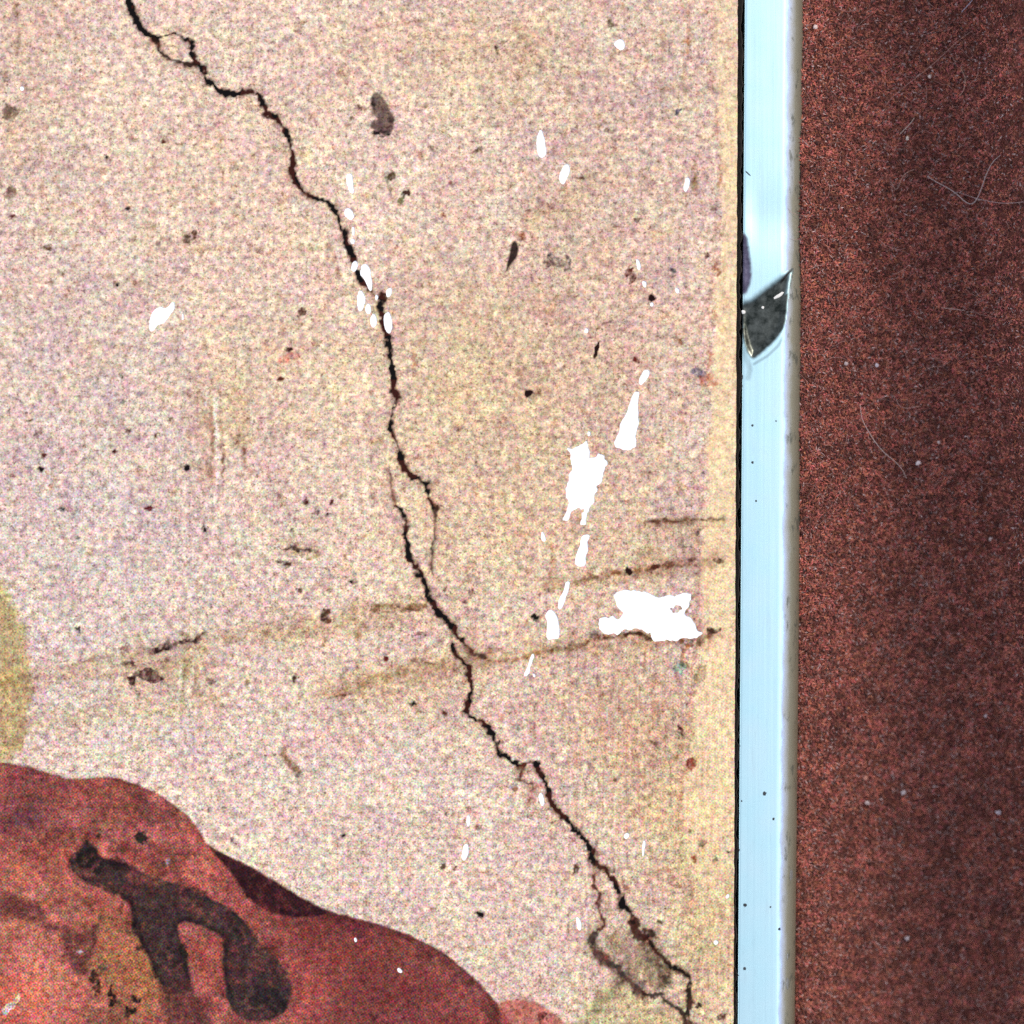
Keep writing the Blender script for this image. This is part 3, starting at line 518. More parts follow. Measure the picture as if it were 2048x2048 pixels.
vid = {}; VX = []; VY = []; quads = []
def vert(ix, iy):                                  # integer fine-lattice index -> vertex id
    k = (ix, iy); r = vid.get(k)
    if r is None: r = vid[k] = len(VX); VX.append(XL + ix * FI); VY.append(YT + iy * FI)
    return r
R = int(CO / FI)
fl2 = flag.reshape(CY.shape)
fine_cells = []
for j in range(ny):
    for i in range(nx):
        if fl2[j, i]:
            for b in range(R):
                for a in range(R):
                    ix, iy = i * R + a, j * R + b
                    fine_cells.append((vert(ix, iy), vert(ix + 1, iy), vert(ix + 1, iy + 1), vert(ix, iy + 1)))
        else:
            ix, iy = i * R, j * R
            # share the lattice points of refined neighbours so that no T-junction opens
            ring = []
            def side(f, n, pts):
                if 0 <= n[0] < ny and 0 <= n[1] < nx and fl2[n]: ring.extend(vert(*q) for q in pts)
                else: ring.append(vert(*pts[0]))
            side(0, (j - 1, i), [(ix + k, iy) for k in range(R)])
            side(0, (j, i + 1), [(ix + R, iy + k) for k in range(R)])
            side(0, (j + 1, i), [(ix + R - k, iy + R) for k in range(R)])
            side(0, (j, i - 1), [(ix, iy + R - k) for k in range(R)])
            quads.append(tuple(ring))
VX = np.array(VX); VY = np.array(VY)

def cut_field(px, py):
    rag = (fbm(px * 0 + 3, py, 26, 9, 2) - .5) * 2.2
    return np.minimum(-patch_sdf(px, py), edge_x(py) + rag - px)
K = cut_field(VX, VY)

faces = [f for f in quads if all(K[v] > 0 for v in f)]
newv = {}; ex = []; ey = []; walls = []
def cutpt(a, b):
    k = (a, b) if a < b else (b, a); r = newv.get(k)
    if r is None:
        t = K[k[0]] / (K[k[0]] - K[k[1]]); t = min(max(t, 0.02), 0.98)
        r = newv[k] = len(VX) + len(ex)
        ex.append(VX[k[0]] + t * (VX[k[1]] - VX[k[0]])); ey.append(VY[k[0]] + t * (VY[k[1]] - VY[k[0]]))
    return r
for f in fine_cells:
    ks = [K[v] > 0 for v in f]
    if all(ks): faces.append(f); continue
    if not any(ks): continue
    poly = []; cuts = []
    for q in range(4):
        a, b = f[q], f[(q + 1) % 4]
        if ks[q]: poly.append(a)
        if ks[q] != ks[(q + 1) % 4]:
            c = cutpt(a, b); poly.append(c); cuts.append(c)
    faces.append(tuple(poly))
    if len(cuts) == 2: walls.append(tuple(cuts))
PXv = np.concatenate([VX, ex]); PYv = np.concatenate([VY, ey])
# drop unused lattice points
used = np.zeros(len(PXv), bool)
for f in faces: used[list(f)] = True
remap = np.cumsum(used) - 1
faces = [tuple(int(remap[v]) for v in reversed(f)) for f in faces]
walls = [(int(remap[a]), int(remap[b])) for a, b in walls]
PXv, PYv = PXv[used], PYv[used]

# --- colour of the print at each of its points
def paint(px, py):
    n = len(px)
    col = np.tile(ink(229, 198, 175), (n, 1)); calm = np.zeros(n)
    big = fbm(px, py, 260, 11, 3)[:, None]
    col = col * (0.90 + 0.20 * big)
    def lay(m, a, c):
        col[m] = col[m] * (1 - a[:, None]) + np.asarray(c) * a[:, None]
    wx = px + (fbm(px, py, 90, 21, 3) - .5) * 90; wy = py + (fbm(px, py, 90, 31, 3) - .5) * 90
    def soft(lst, clip=None):
        for x, y, rx, ry, an, c, al in lst:
            ca, sa = math.cos(math.radians(an)), math.sin(math.radians(an))
            u = ((wx - x) * ca + (wy - y) * sa) / rx; v = (-(wx - x) * sa + (wy - y) * ca) / ry
            a = al * np.exp(-(u * u + v * v) * 1.1)
            if clip is not None: a = a * clip
            m = a > 0.004
            lay(m, a[m], c)
    soft(BLOTS)
    # cream border along the right edge
    bx = np.interp(py, *zip(*BAND)) + (fbm(px, py, 60, 41, 3) - .5) * 18 + (fbm(px, py, 11, 4, 2) - .5) * 12
    a = sstep(-5, 8, px - bx) * (0.5 + 0.32 * sstep(120, 260, py)) * (0.35 + 0.65 * sstep(1880, 1560, py))
    e = 0.4 * np.exp(-((px - bx + 7) / 6) ** 2) * (fbm(px, py, 40, 45, 2) > .5); m = e > .01; lay(m, e[m], ink(186, 128, 98))
    m = a > 0.004; lay(m, a[m], ink(248, 217, 170)); calm[m] = np.maximum(calm[m], a[m] * 0.5)
    # the shapes
    for pi, (p, c, al, so, en) in enumerate(POLYS):
        q = smooth_poly(p, 1); mn, mx = q.min(0) - 25, q.max(0) + 25
        m = np.where((px > mn[0]) & (px < mx[0]) & (py > mn[1]) & (py < mx[1]))[0]
        d = sdf(px[m], py[m], q) + (fbm(px[m], py[m], 16, 50 + pi, 3) - .5) * 2 * en
        a = sstep(-so, so, d)
        if p is brownfill:
            a = a * np.clip(0.2 + 1.7 * fbm(px[m], py[m], 18, 77, 3), 0, 1.1); lay(m, np.clip(a * al, 0, 1), c)
        elif p is robe:
            col[m] = col[m] * (1 - a[:, None]) + np.asarray(c) * a[:, None]
            clip = np.zeros(n); clip[m] = a
            mott = np.clip(1 + 2.3 * (fbm(px[m], py[m], 34, 61, 4) - .5) + 0.7 * (fbm(px[m], py[m], 9, 67, 2) - .5), .3, 1.7)
            col[m] *= (1 + a * (mott - 1))[:, None]
            soft(RBLOTS, clip)
            rimd = np.exp(-np.clip(d, 0, 99) / 15) * a * (0.25 + 0.6 * sstep(560, 700, px[m])) * np.clip(2 * fbm(px[m], py[m], 30, 63, 3) - .2, 0, 1); lay(m, rimd, ink(62, 26, 30))   # outline stroke of the figure
        else:
            if p in (fold_a, fold_b, fold_b2, fold_c):
                a = a * (0.93 + 0.9 * (fbm(px[m], py[m], 26, 71, 4) - .45) + 0.75 * (fbm(px[m], py[m], 8, 73, 2) - .5))
                a = np.clip(a, 0, 1)
            lay(m, a * al, c)
            if p is fold_b:
                e = np.exp(-((d - 5) / 6) ** 2) * 0.8 * sstep(.35, .6, fbm(px[m], py[m], 50, 81, 2)); lay(m, np.clip(e, 0, 1), ink(34, 24, 26))
    def strokes(lst, crack):
        for si, it in enumerate(lst):
            p, hw, c, al = it[:4]; en = it[4] if len(it) > 4 else 0
            q = smooth_poly(p, 1, False) if not crack else np.asarray(p, float)
            mn, mx = q.min(0) - 25, q.max(0) + 25
            m = np.where((px > mn[0]) & (px < mx[0]) & (py > mn[1]) & (py < mx[1]))[0]
            if not len(m): continue
            qx = px[m] + (fbm(px[m], py[m], 13, 91, 3) - .5) * 13; qy = py[m] + (fbm(px[m], py[m], 13, 95, 3) - .5) * 13
            d, arc = seg_dist(qx, qy, q)
            if crack:
                wv = 0.93 * hw * np.clip(1.05 + 2.6 * (fbm(px[m], py[m], 26, 101 + si, 3) - .5), .2, 2)
                a = sstep(wv + 2.9, wv - 2.6, d + (vnoise(px[m], py[m], 5, 145) - .5) * 4.5)
                halo = np.exp(-np.clip(d - wv, 0, 99) / 6.0) * 0.5 * (fbm(px[m], py[m], 22, 131, 2) > 0.42)
                lay(m, halo, ink(150, 104, 78))
                tone = fbm(px[m], py[m], 26, 141, 2)
                cc = np.where((tone > 0.56)[:, None], np.asarray(c) + (BRR - BK) * 0.55, np.asarray(c))
                aa = np.clip(a * (al + .06), 0, 1)[:, None]; col[m] = col[m] * (1 - aa) + cc * aa
                calm[m] = np.maximum(calm[m], a * 0.6)
            else:
                wv = hw + (fbm(px[m], py[m], 12, 151 + si, 2) - .5) * 2 * en
                so_ = max(2.5, hw * 0.75); a = sstep(wv + so_, wv - so_, d) * al * (0.45 + 0.9 * (fbm(px[m], py[m], 20, 161 + si, 2) - .1)) * sstep(0, .08, arc + .03) * sstep(1.03, .92, arc) * 1.35 * np.clip(0.2 + 1.6 * (fbm(px[m], py[m], 7, 191, 2) - .1), 0.1, 1.15)
                lay(m, np.clip(a, 0, 1), c)
    strokes(STROKES, False)
    for x, y, rx, ry, an, c, al in DOTS:
        r = max(rx, ry) * 2
        m = np.where((abs(px - x) < r) & (abs(py - y) < r))[0]
        ca, sa = math.cos(math.radians(an)), math.sin(math.radians(an))
        ws = max(rx, ry); qx = px[m] - x + (fbm(px[m], py[m], ws * .9 + 3, 181, 3) - .5) * ws * (0.8 if al > .88 else 1.5); qy = py[m] - y + (fbm(px[m], py[m], ws * .9 + 3, 185, 3) - .5) * ws * (0.8 if al > .88 else 1.5)
        u = (qx * ca + qy * sa) / rx; v = (-qx * sa + qy * ca) / ry
        d = np.hypot(u, v) + (fbm(px[m], py[m], max(3.5, r * .35), 171, 2) - .5) * 1.3
        e = 2.3 / max(rx, ry)
        lay(m, np.clip(min(1, al * 1.2) * sstep(1 + e, 1 - e * 1.6, d) * (1 if al > .88 else np.clip(0.25 + 1.5 * (fbm(px[m], py[m], 6, 187, 2) - .05), .2, 1.1)), 0, 1), np.asarray(c) * 0.8)
    strokes(CRACKS, True)
    return np.clip(col, 0.002, 0.88), calm

ink_col, calm = paint(PXv, PYv)
FILM = 0.05
V = np.stack([X(PXv), Y(PYv), np.zeros(len(PXv))], 1)
wv_ids = sorted({v for wl in walls for v in wl}); low = {v: len(V) + i for i, v in enumerate(wv_ids)}
Vl = V[wv_ids].copy(); Vl[:, 2] = -(FILM - 0.006) * MM
wall_faces = [(a, b, low[b], low[a]) for a, b in walls]
face_o = obj('printed_face', np.vstack([V, Vl]), faces + wall_faces, M_PRINT, tablet)
vcol(face_o, 'ink', np.vstack([ink_col, ink_col[wv_ids] * 0.0 + 0.7]))
sc_ = 0.45 + 0.55 * sstep(600, 1500, PYv) + 1.15 * sstep(-4, 4, sdf(PXv, PYv, smooth_poly(robe, 1)))
sk_ = (0.18 + 0.82 * sstep(850, 1230, PXv + 120 * (fbm(PXv, PYv, 200, 501, 2) - .5)) * (0.45 + 0.55 * sstep(1150, 1400, PYv))) * sstep(10, -10, sdf(PXv, PYv, smooth_poly(robe, 1)))
at = face_o.data.attributes.new('streak', 'FLOAT', 'POINT'); at.data.foreach_set('value', np.concatenate([sk_, np.zeros(len(wv_ids))]).astype(np.float32))
at = face_o.data.attributes.new('screen', 'FLOAT', 'POINT'); at.data.foreach_set('value', np.concatenate([sc_, np.zeros(len(wv_ids))]).astype(np.float32))
at = face_o.data.attributes.new('calm', 'FLOAT', 'POINT'); at.data.foreach_set('value', np.concatenate([calm, np.ones(len(wv_ids))]).astype(np.float32))
face_o['label'] = 'cream plaster print with dark cracks and a red shape'

# plate under the print
def box_pts(pts, z0, z1):
    n = len(pts)
    v = [(X(x), Y(y), z1 * MM) for x, y in pts] + [(X(x), Y(y), z0 * MM) for x, y in pts]
    f = [tuple(range(n))[::-1], tuple(range(n, 2 * n))] + [(i, (i + 1) % n, n + (i + 1) % n, n + i) for i in range(n)]
    return v, f
v, f = box_pts([(XL, YT), (float(edge_x(YT)) - 3, YT), (float(edge_x(YB)) - 3, YB), (XL, YB)], -THICK + 0.4, -FILM)
plate = obj('backing_plate', v, f, M_PLATE, tablet)
for i, (k, p) in enumerate(PATCH):
    # bare ground seen through each hole in the print: a slightly larger skin lying on the plate
    q = np.asarray(p); e = np.roll(q, -1, 0) - np.roll(q, 1, 0); nrm = np.stack([e[:, 1], -e[:, 0]], 1); nrm /= np.hypot(*nrm.T)[:, None] + 1e-9
    area = np.sum(q[:, 0] * np.roll(q[:, 1], -1) - np.roll(q[:, 0], -1) * q[:, 1])
    q = q + nrm * (3.5 if k != 'large' else 6.0) * (1 if area > 0 else -1)
    zz = -FILM + 0.0015 + 0.0003 * (i % 9)
    n = len(q); idx = list(range(n)) if area < 0 else list(range(n))[::-1]
    o = obj('bare_patch', [(X(x), Y(y), zz * MM) for x, y in q], [idx], M_BARE, face_o)
    if i == 8: o['label'] = 'widest white patch where the print has flaked off'
    if i == 0: o['label'] = 'forked white patch where the print has flaked off'

# --- metal frame: a profile swept round the plate
def frame_path():
    c = [(float(edge_x(YB)), YB), (float(edge_x(YT)), YT), (XL, YT), (XL, YB)]     # right side first, going up
    pts = []; r = 26.0
    for i in range(4):
        p = np.array(c[i]); a = np.array(c[i - 1]); b = np.array(c[(i + 1) % 4])
        ua = (a - p) / np.hypot(*(a - p)); ub = (b - p) / np.hypot(*(b - p))
        pts.append(('corner', p, ua, ub))
    return c, pts
prof = [(12.5, -3.0), (12.5, -0.30), (12.7, -0.10), (13.6, -0.03), (15.5, 0.0)]
top_u = list(np.arange(18, 84.1, 2.0))
prof += [(u, 0.012 * math.sin((u - 15) / 70 * math.pi)) for u in top_u]
prof += [(88, -0.012), (92, -0.035), (96, -0.07), (100, -0.12), (104, -0.18), (108, -0.26), (112, -0.36), (116, -0.49), (120, -0.66), (123, -0.84), (126, -1.08), (128, -1.35), (129.5, -1.8), (130, -2.4), (130, -THICK)]
prof = np.array(prof)
_u = [prof[0]]
for a_, b_ in zip(prof[:-1], prof[1:]):
    nn = 2 if 83 < a_[0] < 129 else 1
    _u += [a_ + (b_ - a_) * (t_ + 1) / nn for t_ in range(nn)]
prof = np.array(_u)

# dark and grey reflections painted into the rim, outlined on the right-hand side (picture pixels)
REFL_DARK = smooth_poly([(1592, 531), (1572, 543), (1545, 563), (1516, 585), (1499, 598), (1483, 602), (1476, 606), (1476, 640), (1482, 669), (1490, 700), (1503, 721), (1516, 713), (1535, 698), (1553, 680), (1566, 663), (1574, 638), (1577, 600), (1582, 560)], 1)
REFL_GREY = smooth_poly([(1474, 470), (1487, 464), (1497, 478), (1502, 520), (1504, 556), (1498, 582), (1484, 592), (1474, 590)], 1)

def right_rows():
    ys = list(np.linspace(YB - 60, 830, 60)) + list(np.arange(828, 428, -1.5)) + list(np.linspace(426, YT + 60, 40))
    return ys
rows = []        # each: (origin xy, outward xy, is_right)
for yv in right_rows(): rows.append(((float(edge_x(yv)), yv), (1.0, 0.0), True))
def arc(cx_, cy_, a0, a1, n=10):
    for t in np.linspace(a0, a1, n): rows.append(((cx_, cy_), (math.cos(t), -math.sin(t)), False))
arc(float(edge_x(YT)), YT, 0.0, math.pi / 2)
for xv in np.linspace(1400, XL + 10, 12): rows.append(((xv, YT), (0.0, -1.0), False))
arc(XL, YT, math.pi / 2, math.pi)
for yv in np.linspace(YT + 10, YB - 10, 12): rows.append(((XL, yv), (-1.0, 0.0), False))
arc(XL, YB, math.pi, 1.5 * math.pi)
for xv in np.linspace(XL + 10, 1400, 12): rows.append(((xv, YB), (0.0, 1.0), False))
arc(float(edge_x(YB)), YB, 1.5 * math.pi, 2 * math.pi)

NP = len(prof); NR = len(rows)
RX = np.zeros((NR, NP)); RY = np.zeros((NR, NP)); RZ = np.zeros((NR, NP)); isr = np.array([r[2] for r in rows])
for i, ((ox, oy), (ux, uy), r) in enumerate(rows):
    k = 1.0 + (0.02 if not r else 0.10 * (0.85 - oy / 2048.0))
    uu = prof[:, 0] * k - (4.5 * min(max(oy / 2048.0, 0), 1) * sstep(60, 12, prof[:, 0]) if r else 0)
    RX[i] = ox + ux * uu; RY[i] = oy + uy * uu; RZ[i] = prof[:, 1]
# the hand-worn waviness of the rim
wob = (fbm(RX, RY, 160, 201, 2) - .5) * 0.02; RZ += wob * sstep(-0.6, 0.0, RZ)
reg = isr[:, None] & (RY > 400) & (RY < 800)
dn = np.full(RX.shape, -1e9); ds = np.full(RX.shape, -1e9)
dn[reg] = sdf(RX[reg], RY[reg], REFL_DARK); ds[reg] = sdf(RX[reg], RY[reg], REFL_GREY)
topm = sstep(-0.9, -0.2, RZ)
RZ -= topm * sstep(2, 16, dn) * 0.16  # recess sunk under the painted dark reflection
RZ -= topm * sstep(0, 10, ds) * 0.05
RZ -= topm * isr[:, None] * 0.07 * 1.5 * np.exp(-((RY - 440) / 55.0) ** 2) * sstep(1478, 1520, RX)      # shallow dent added to tilt the metal into a white glow
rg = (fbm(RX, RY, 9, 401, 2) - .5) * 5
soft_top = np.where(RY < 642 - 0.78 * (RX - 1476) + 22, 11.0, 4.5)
DARK_REFL = np.where(reg, sstep(-soft_top * .6, soft_top, dn + rg * .6), 0.0)  # weight of the painted dark reflection, softer along its upper edge
tail, _ = seg_dist(RX, RY, [(1484, 690), (1492, 716), (1500, 738), (1496, 756)]); DARK_REFL = np.maximum(DARK_REFL, np.where(reg, 0.30 * sstep(9, 2, tail + rg * .5), 0))
lip, _ = seg_dist(RX, RY, [(1508, 728), (1535, 712), (1556, 692), (1570, 668)]); DARK_REFL = np.maximum(DARK_REFL, np.where(reg, 0.38 * sstep(4.5, 1.0, lip), 0))
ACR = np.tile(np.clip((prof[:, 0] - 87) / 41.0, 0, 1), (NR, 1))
GREY_REFL = np.where(reg, sstep(-4, 5, ds + rg), 0.0)  # weight of the painted grey reflection
RV = np.stack([X(RX), Y(RY), RZ * MM], 2).reshape(-1, 3)
f_rim, f_refl_dark, f_refl_grey, f_bev, f_edge = [], [], [], [], []
for i in range(NR):
    j = (i + 1) % NR
    for k in range(NP - 1):
        q = (i * NP + k, j * NP + k, j * NP + k + 1, i * NP + k + 1)
        m = np.mean([dn[i, k], dn[j, k], dn[i, k + 1], dn[j, k + 1]]); s_ = np.mean([ds[i, k], ds[j, k], ds[i, k + 1], ds[j, k + 1]])
        (f_refl_dark if m > 0 and 0 < k and prof[k, 0] < 107 else f_refl_grey if s_ > 0 and 0 < k and prof[k, 0] < 87 else f_edge if prof[k, 0] >= 107 else f_bev if prof[k, 0] >= 87 else f_rim).append(q)
def sub_obj(name, faces, mat, parent):
    ids = sorted({v for f in faces for v in f}); mp = {v: n for n, v in enumerate(ids)}
    o = obj(name, RV[ids], [tuple(mp[v] for v in f) for f in faces], mat, parent, True)
    for nm, arr in (('refl_dark', DARK_REFL), ('refl_grey', GREY_REFL), ('across', ACR)):
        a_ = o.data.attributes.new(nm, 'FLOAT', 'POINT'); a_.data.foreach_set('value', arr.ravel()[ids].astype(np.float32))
    return o
rim = sub_obj('metal_rim', f_rim, M_RIM, tablet); rim['label'] = 'bright polished metal rim reflecting pale blue sky'
bevel = sub_obj('bevel', f_bev, M_BEVEL, rim); bevel['label'] = 'satin grey bevel, sky reflection painted in, along the outside of the rim'
side = sub_obj('side_wall', f_edge, M_EDGE, rim); side['label'] = 'worn olive grey side of the rim'
dark_reflection = sub_obj('dark_reflection', f_refl_dark, M_RIM, rim); dark_reflection['label'] = 'slanting recess in the rim with a dark reflection painted in'
grey_reflection = sub_obj('grey_reflection', f_refl_grey, M_RIM, rim); grey_reflection['label'] = 'dull grey reflection painted on the rim beside the gap'

# grime packed in the gap between print and rim
ys = np.arange(-410, 2460, 3.0)
l_ = edge_x(ys) + 0.5 + (fbm(ys * 0 + 1, ys, 26, 9, 2) - .5) * 2.2
rr = edge_x(ys) + 9.0 - 4.5 * np.clip(ys / 2048, 0, 1) + (fbm(ys * 0, ys, 20, 211, 3) - .5) * 13 + np.clip(vnoise(ys * 0, ys, 9, 221) - .72, 0, 1) * 16
V = []; F = []
for i, yv in enumerate(ys):
    zt = -0.22 + 0.1 * vnoise(np.array([0.]), np.array([yv]), 14, 231)[0]
    top = 0.018 if rr[i] > edge_x(yv) + 13 - 4.5 * min(max(yv / 2048, 0), 1) else -0.05
    V += [(X(l_[i] - 6), Y(yv), -1.0 * MM), (X(l_[i]), Y(yv), -0.30 * MM), (X((l_[i] + rr[i]) / 2), Y(yv), zt * MM), (X(rr[i] - 1), Y(yv), top * MM), (X(rr[i] + .5), Y(yv), (top - .03) * MM), (X(rr[i] + 1.5), Y(yv), -0.9 * MM)]
    if i: F += [((i - 1) * 6 + k, i * 6 + k, i * 6 + k + 1, (i - 1) * 6 + k + 1) for k in range(5)]
grime = obj('grime', V, F, M_GRIME, rim); grime['kind'] = 'stuff'; grime['label'] = 'black grime packed in the gap beside the rim'

# pits, dull dents and dust on the rim
def rim_z(px, py):
    u = px - float(edge_x(py)); return float(np.interp(u, prof[4:, 0], prof[4:, 1]))
def dome(name, px, py, rx, ry, ang, h, mat, parent, zoff=0.0, zbase=None, seed=0):
    n = 12; r = np.random.default_rng(int(px * 7 + py) + seed)
    jit = 1 + (r.random(n) - .5) * 0.4
    zb = rim_z(px, py) if zbase is None else zbase
    V = [(X(px), Y(py), (zb + h) * MM)]
    ca, sa = math.cos(math.radians(ang)), math.sin(math.radians(ang))
    for ring, (s, hh) in enumerate(((0.6, h * .8), (1.0, zoff))):
        for k in range(n):
            t = 2 * math.pi * k / n; x0 = math.cos(t) * rx * s * jit[k]; y0 = math.sin(t) * ry * s * jit[k]
            xx, yy = px + x0 * ca - y0 * sa, py + x0 * sa + y0 * ca
            zz = (rim_z(xx, yy) if zbase is None else zbase) + hh
            V.append((X(xx), Y(yy), zz * MM))
    F = [(0, 1 + (k + 1) % n, 1 + k) for k in range(n)] + [(1 + k, 1 + (k + 1) % n, 1 + n + (k + 1) % n, 1 + n + k) for k in range(n)]
    F = [tuple(reversed(f)) for f in F]
    return obj(name, V, F, mat, parent, True)
for x, y, r in ((1505, 851, 2.4), (1552, 842, 1.8), (1505, 925, 2.6), (1512, 1002, 2), (1577, 1013, 3), (1566, 1123, 4.8), (1529, 1587, 4), (1547, 1638, 2.6), (1490, 1810, 3.6), (1541, 1814, 1.8), (1559, 1858, 2.8), (1489, 1937, 3.2), (1483, 1602, 2), (1564, 310, 3), (1567, 335, 3)):
    dome('pit', x, y, r, r * 1.1, 0, 0.014, M_PIT, rim)
dome('pit', 1578, 76, 7, 2.6, 8, 0.014, M_PIT, rim); dome('pit', 1496, 347, 8, 1.5, 42, 0.014, M_PIT, rim)
for x, y, rx, ry in ((1585, 214, 3, 16), (1585, 267, 3, 9), (1587, 366, 3.4, 18), (1576, 1968, 2.8, 12), (1576, 1914, 2, 8), (1581, 1647, 3, 12), (1584, 1752, 4, 12), (1582, 1575, 4, 14), (1592, 799, 4, 20), (1592, 862, 4, 24), (1579, 1510, 3, 9)):
    dome('dull_dent', x, y, rx, ry, 0, 0.012, M_DULL, rim)
dome('dust_fleck', 1559, 590, 14, 3.2, -30, 0.03, M_DUST, dark_reflection, -0.01, -0.15)
dome('dust_fleck', 1487, 624, 4, 4, 0, 0.03, M_DUST, dark_reflection, -0.01, -0.05)
dome('dust_fleck', 1526, 615, 3.2, 3, 0, 0.03, M_DUST, dark_reflection, -0.01, -0.15)

# ------------------------------------------------------------------ the cloth and its nap
def cloth_h(px, py):
    px = np.asarray(px, float); py = np.asarray(py, float)
    base = -1.5 - 2.4 * sstep(400, 2150, py)
    out = px - 1606
    valley = 0.9 - 1.5 * sstep(-20, 230, out)
    valley = valley + 24.0 * sstep(385, 760, out + 45 * sstep(1300, 0, py) - 35 * sstep(1000, 1800, py))      # fold added mostly out of view to shade the cloth's right side
    roll = (fbm(px, py, 300, 301, 2) - .5) * 0.7 + (fbm(px, py, 90, 311, 2) - .5) * 0.22
    h = base + valley + roll
    und = sstep(1606, 1570, px)                                   # pressed flat beneath the plate
    return h * (1 - und) + (-THICK - 0.02) * und
gx = np.concatenate([np.linspace(-2600, 1540, 26), np.arange(1552, 2500, 8.0), np.linspace(2520, 4200, 20)])
gy = np.concatenate([np.linspace(-2000, -420, 14), np.arange(-400, 2460, 12.0), np.linspace(2480, 4000, 14)])
GX, GY = np.meshgrid(gx, gy)
GZ = cloth_h(GX, GY)
V = np.stack([X(GX), Y(GY), GZ * MM], 2).reshape(-1, 3)
nxg = len(gx); ii, jj = np.meshgrid(np.arange(nxg - 1), np.arange(len(gy) - 1)); a = (jj * nxg + ii).ravel()
cloth = tri_obj('cloth', V, np.stack([a, a + nxg, a + nxg + 1, a + 1], 1), M_CLOTH, None, True)
cloth['kind'] = 'structure'; cloth['label'] = 'reddish brown napped cloth under the picture plate'

def fibres(name, px, py, length, rad, lean, az, dye, parent, curl=0.3, segs=3, lift=0.0):
    """tapered three-sided bent fibres as one mesh; lengths and radii in mm"""
    n = len(px); h = cloth_h(px, py)
    root = np.stack([X(px), Y(py), (h - 0.03 + lift) * MM], 1)
    pts = [root]; d_az = az.copy(); d_le = lean.copy()
    cur = root
    for s in range(segs):
        d = np.stack([np.sin(d_le) * np.cos(d_az), np.sin(d_le) * np.sin(d_az), np.cos(d_le)], 1)
        cur = cur + d * (length / segs * MM)[:, None]; pts.append(cur)
        d_az = d_az + (rng.random(n) - .5) * 2 * curl; d_le = np.clip(d_le + (rng.random(n) - .35) * curl, 0.05, 1.62)
    V = []
    for s, p in enumerate(pts[:-1]):
        r = rad * (1 - 0.55 * s / segs) * MM
        for k in range(3):
            t = 2 * math.pi * k / 3 + az
            V.append(p + np.stack([np.cos(t) * r, np.sin(t) * r, np.sin(t * 2) * r * .3], 1))
    V.append(pts[-1])
    nv = 3 * segs + 1
    VV = np.stack(V, 1).reshape(-1, 3)
    base = np.arange(n) * nv; F = []
    for s in range(segs - 1):
        for k in range(3):
            a0 = s * 3 + k; a1 = s * 3 + (k + 1) % 3; b0 = a0 + 3; b1 = a1 + 3
            F += [np.stack([base + a0, base + a1, base + b1], 1), np.stack([base + a0, base + b1, base + b0], 1)]
    for k in range(3):
        a0 = (segs - 1) * 3 + k; a1 = (segs - 1) * 3 + (k + 1) % 3
        F.append(np.stack([base + a0, base + a1, base + 3 * segs], 1))
    o = tri_obj(name, VV, np.vstack(F), M_FIBRE, parent)
    vcol(o, 'dye', np.repeat(dye, nv, 0))
    return o

def dyes(px, py, n, dark, pale_):
    d = np.array([0.37, 0.114, 0.080]) * (0.55 + 0.9 * rng.random(n))[:, None]
    d *= (0.55 + 0.9 * sstep(.25, .75, fbm(px, py, 9, 341, 2)))[:, None] * (0.7 + 0.6 * fbm(px, py, 60, 351, 2))[:, None]
    d *= 1 + (rng.random((n, 3)) - .5) * np.array([.3, .45, .55])
    q = rng.random(n); m = q < pale_; d[m] = np.array([0.52, 0.36, 0.33]) * (0.6 + 0.7 * rng.random(m.sum()))[:, None]
    m = (q > pale_) & (q < pale_ + dark); d[m] = np.array([0.045, 0.018, 0.018])
    return d
# dense short under-nap
n = 190000
px = 1585 + rng.random(n) * 640; py = -330 + rng.random(n) * 2720
under = fibres('under_nap', px, py, 0.16 + 0.22 * rng.random(n), 0.046 + 0.044 * rng.random(n), 0.2 + 0.9 * rng.random(n), rng.random(n) * 6.28, dyes(px, py, n, .14, .05), cloth, 0.5, 1)
under['kind'] = 'stuff'
N = 80000
px = 1585 + rng.random(N) * 680; py = -330 + rng.random(N) * 2720
tuft = fbm(px, py, 22, 321, 2); keep = tuft > 0.12 + 0.25 * rng.random(N)      # nap stands in little tufts
px, py, tuft = px[keep], py[keep], tuft[keep]; n = len(px)
az = (fbm(px, py, 70, 331, 2) - .5) * 9 + (rng.random(n) - .5) * 2.6
lean = 0.25 + 0.9 * rng.random(n)
length = (0.22 + 0.26 * rng.random(n)) * (0.6 + 0.8 * tuft)
dye = dyes(px, py, n, .08, .08)
nap = fibres('nap', px, py, length, 0.034 + 0.034 * rng.random(n), lean, az, dye, cloth, 0.7, 2)
nap['kind'] = 'stuff'; nap['label'] = 'short reddish brown nap of the cloth'
# thin wispy long hairs lying over the nap
n = 900; px = 1600 + rng.random(n) * 640; py = -250 + rng.random(n) * 2500
px = np.maximum(px, 1618)
wisps = fibres('stray_wisps', px, py, 0.9 + 1.3 * rng.random(n), 0.010 + 0.008 * rng.random(n), 1.25 + 0.25 * rng.random(n), rng.random(n) * 6.28,
               np.array([0.34, 0.19, 0.165]) * (0.5 + 0.8 * rng.random(n))[:, None], cloth, 0.55, 6, 0.30)
wisps['kind'] = 'stuff'

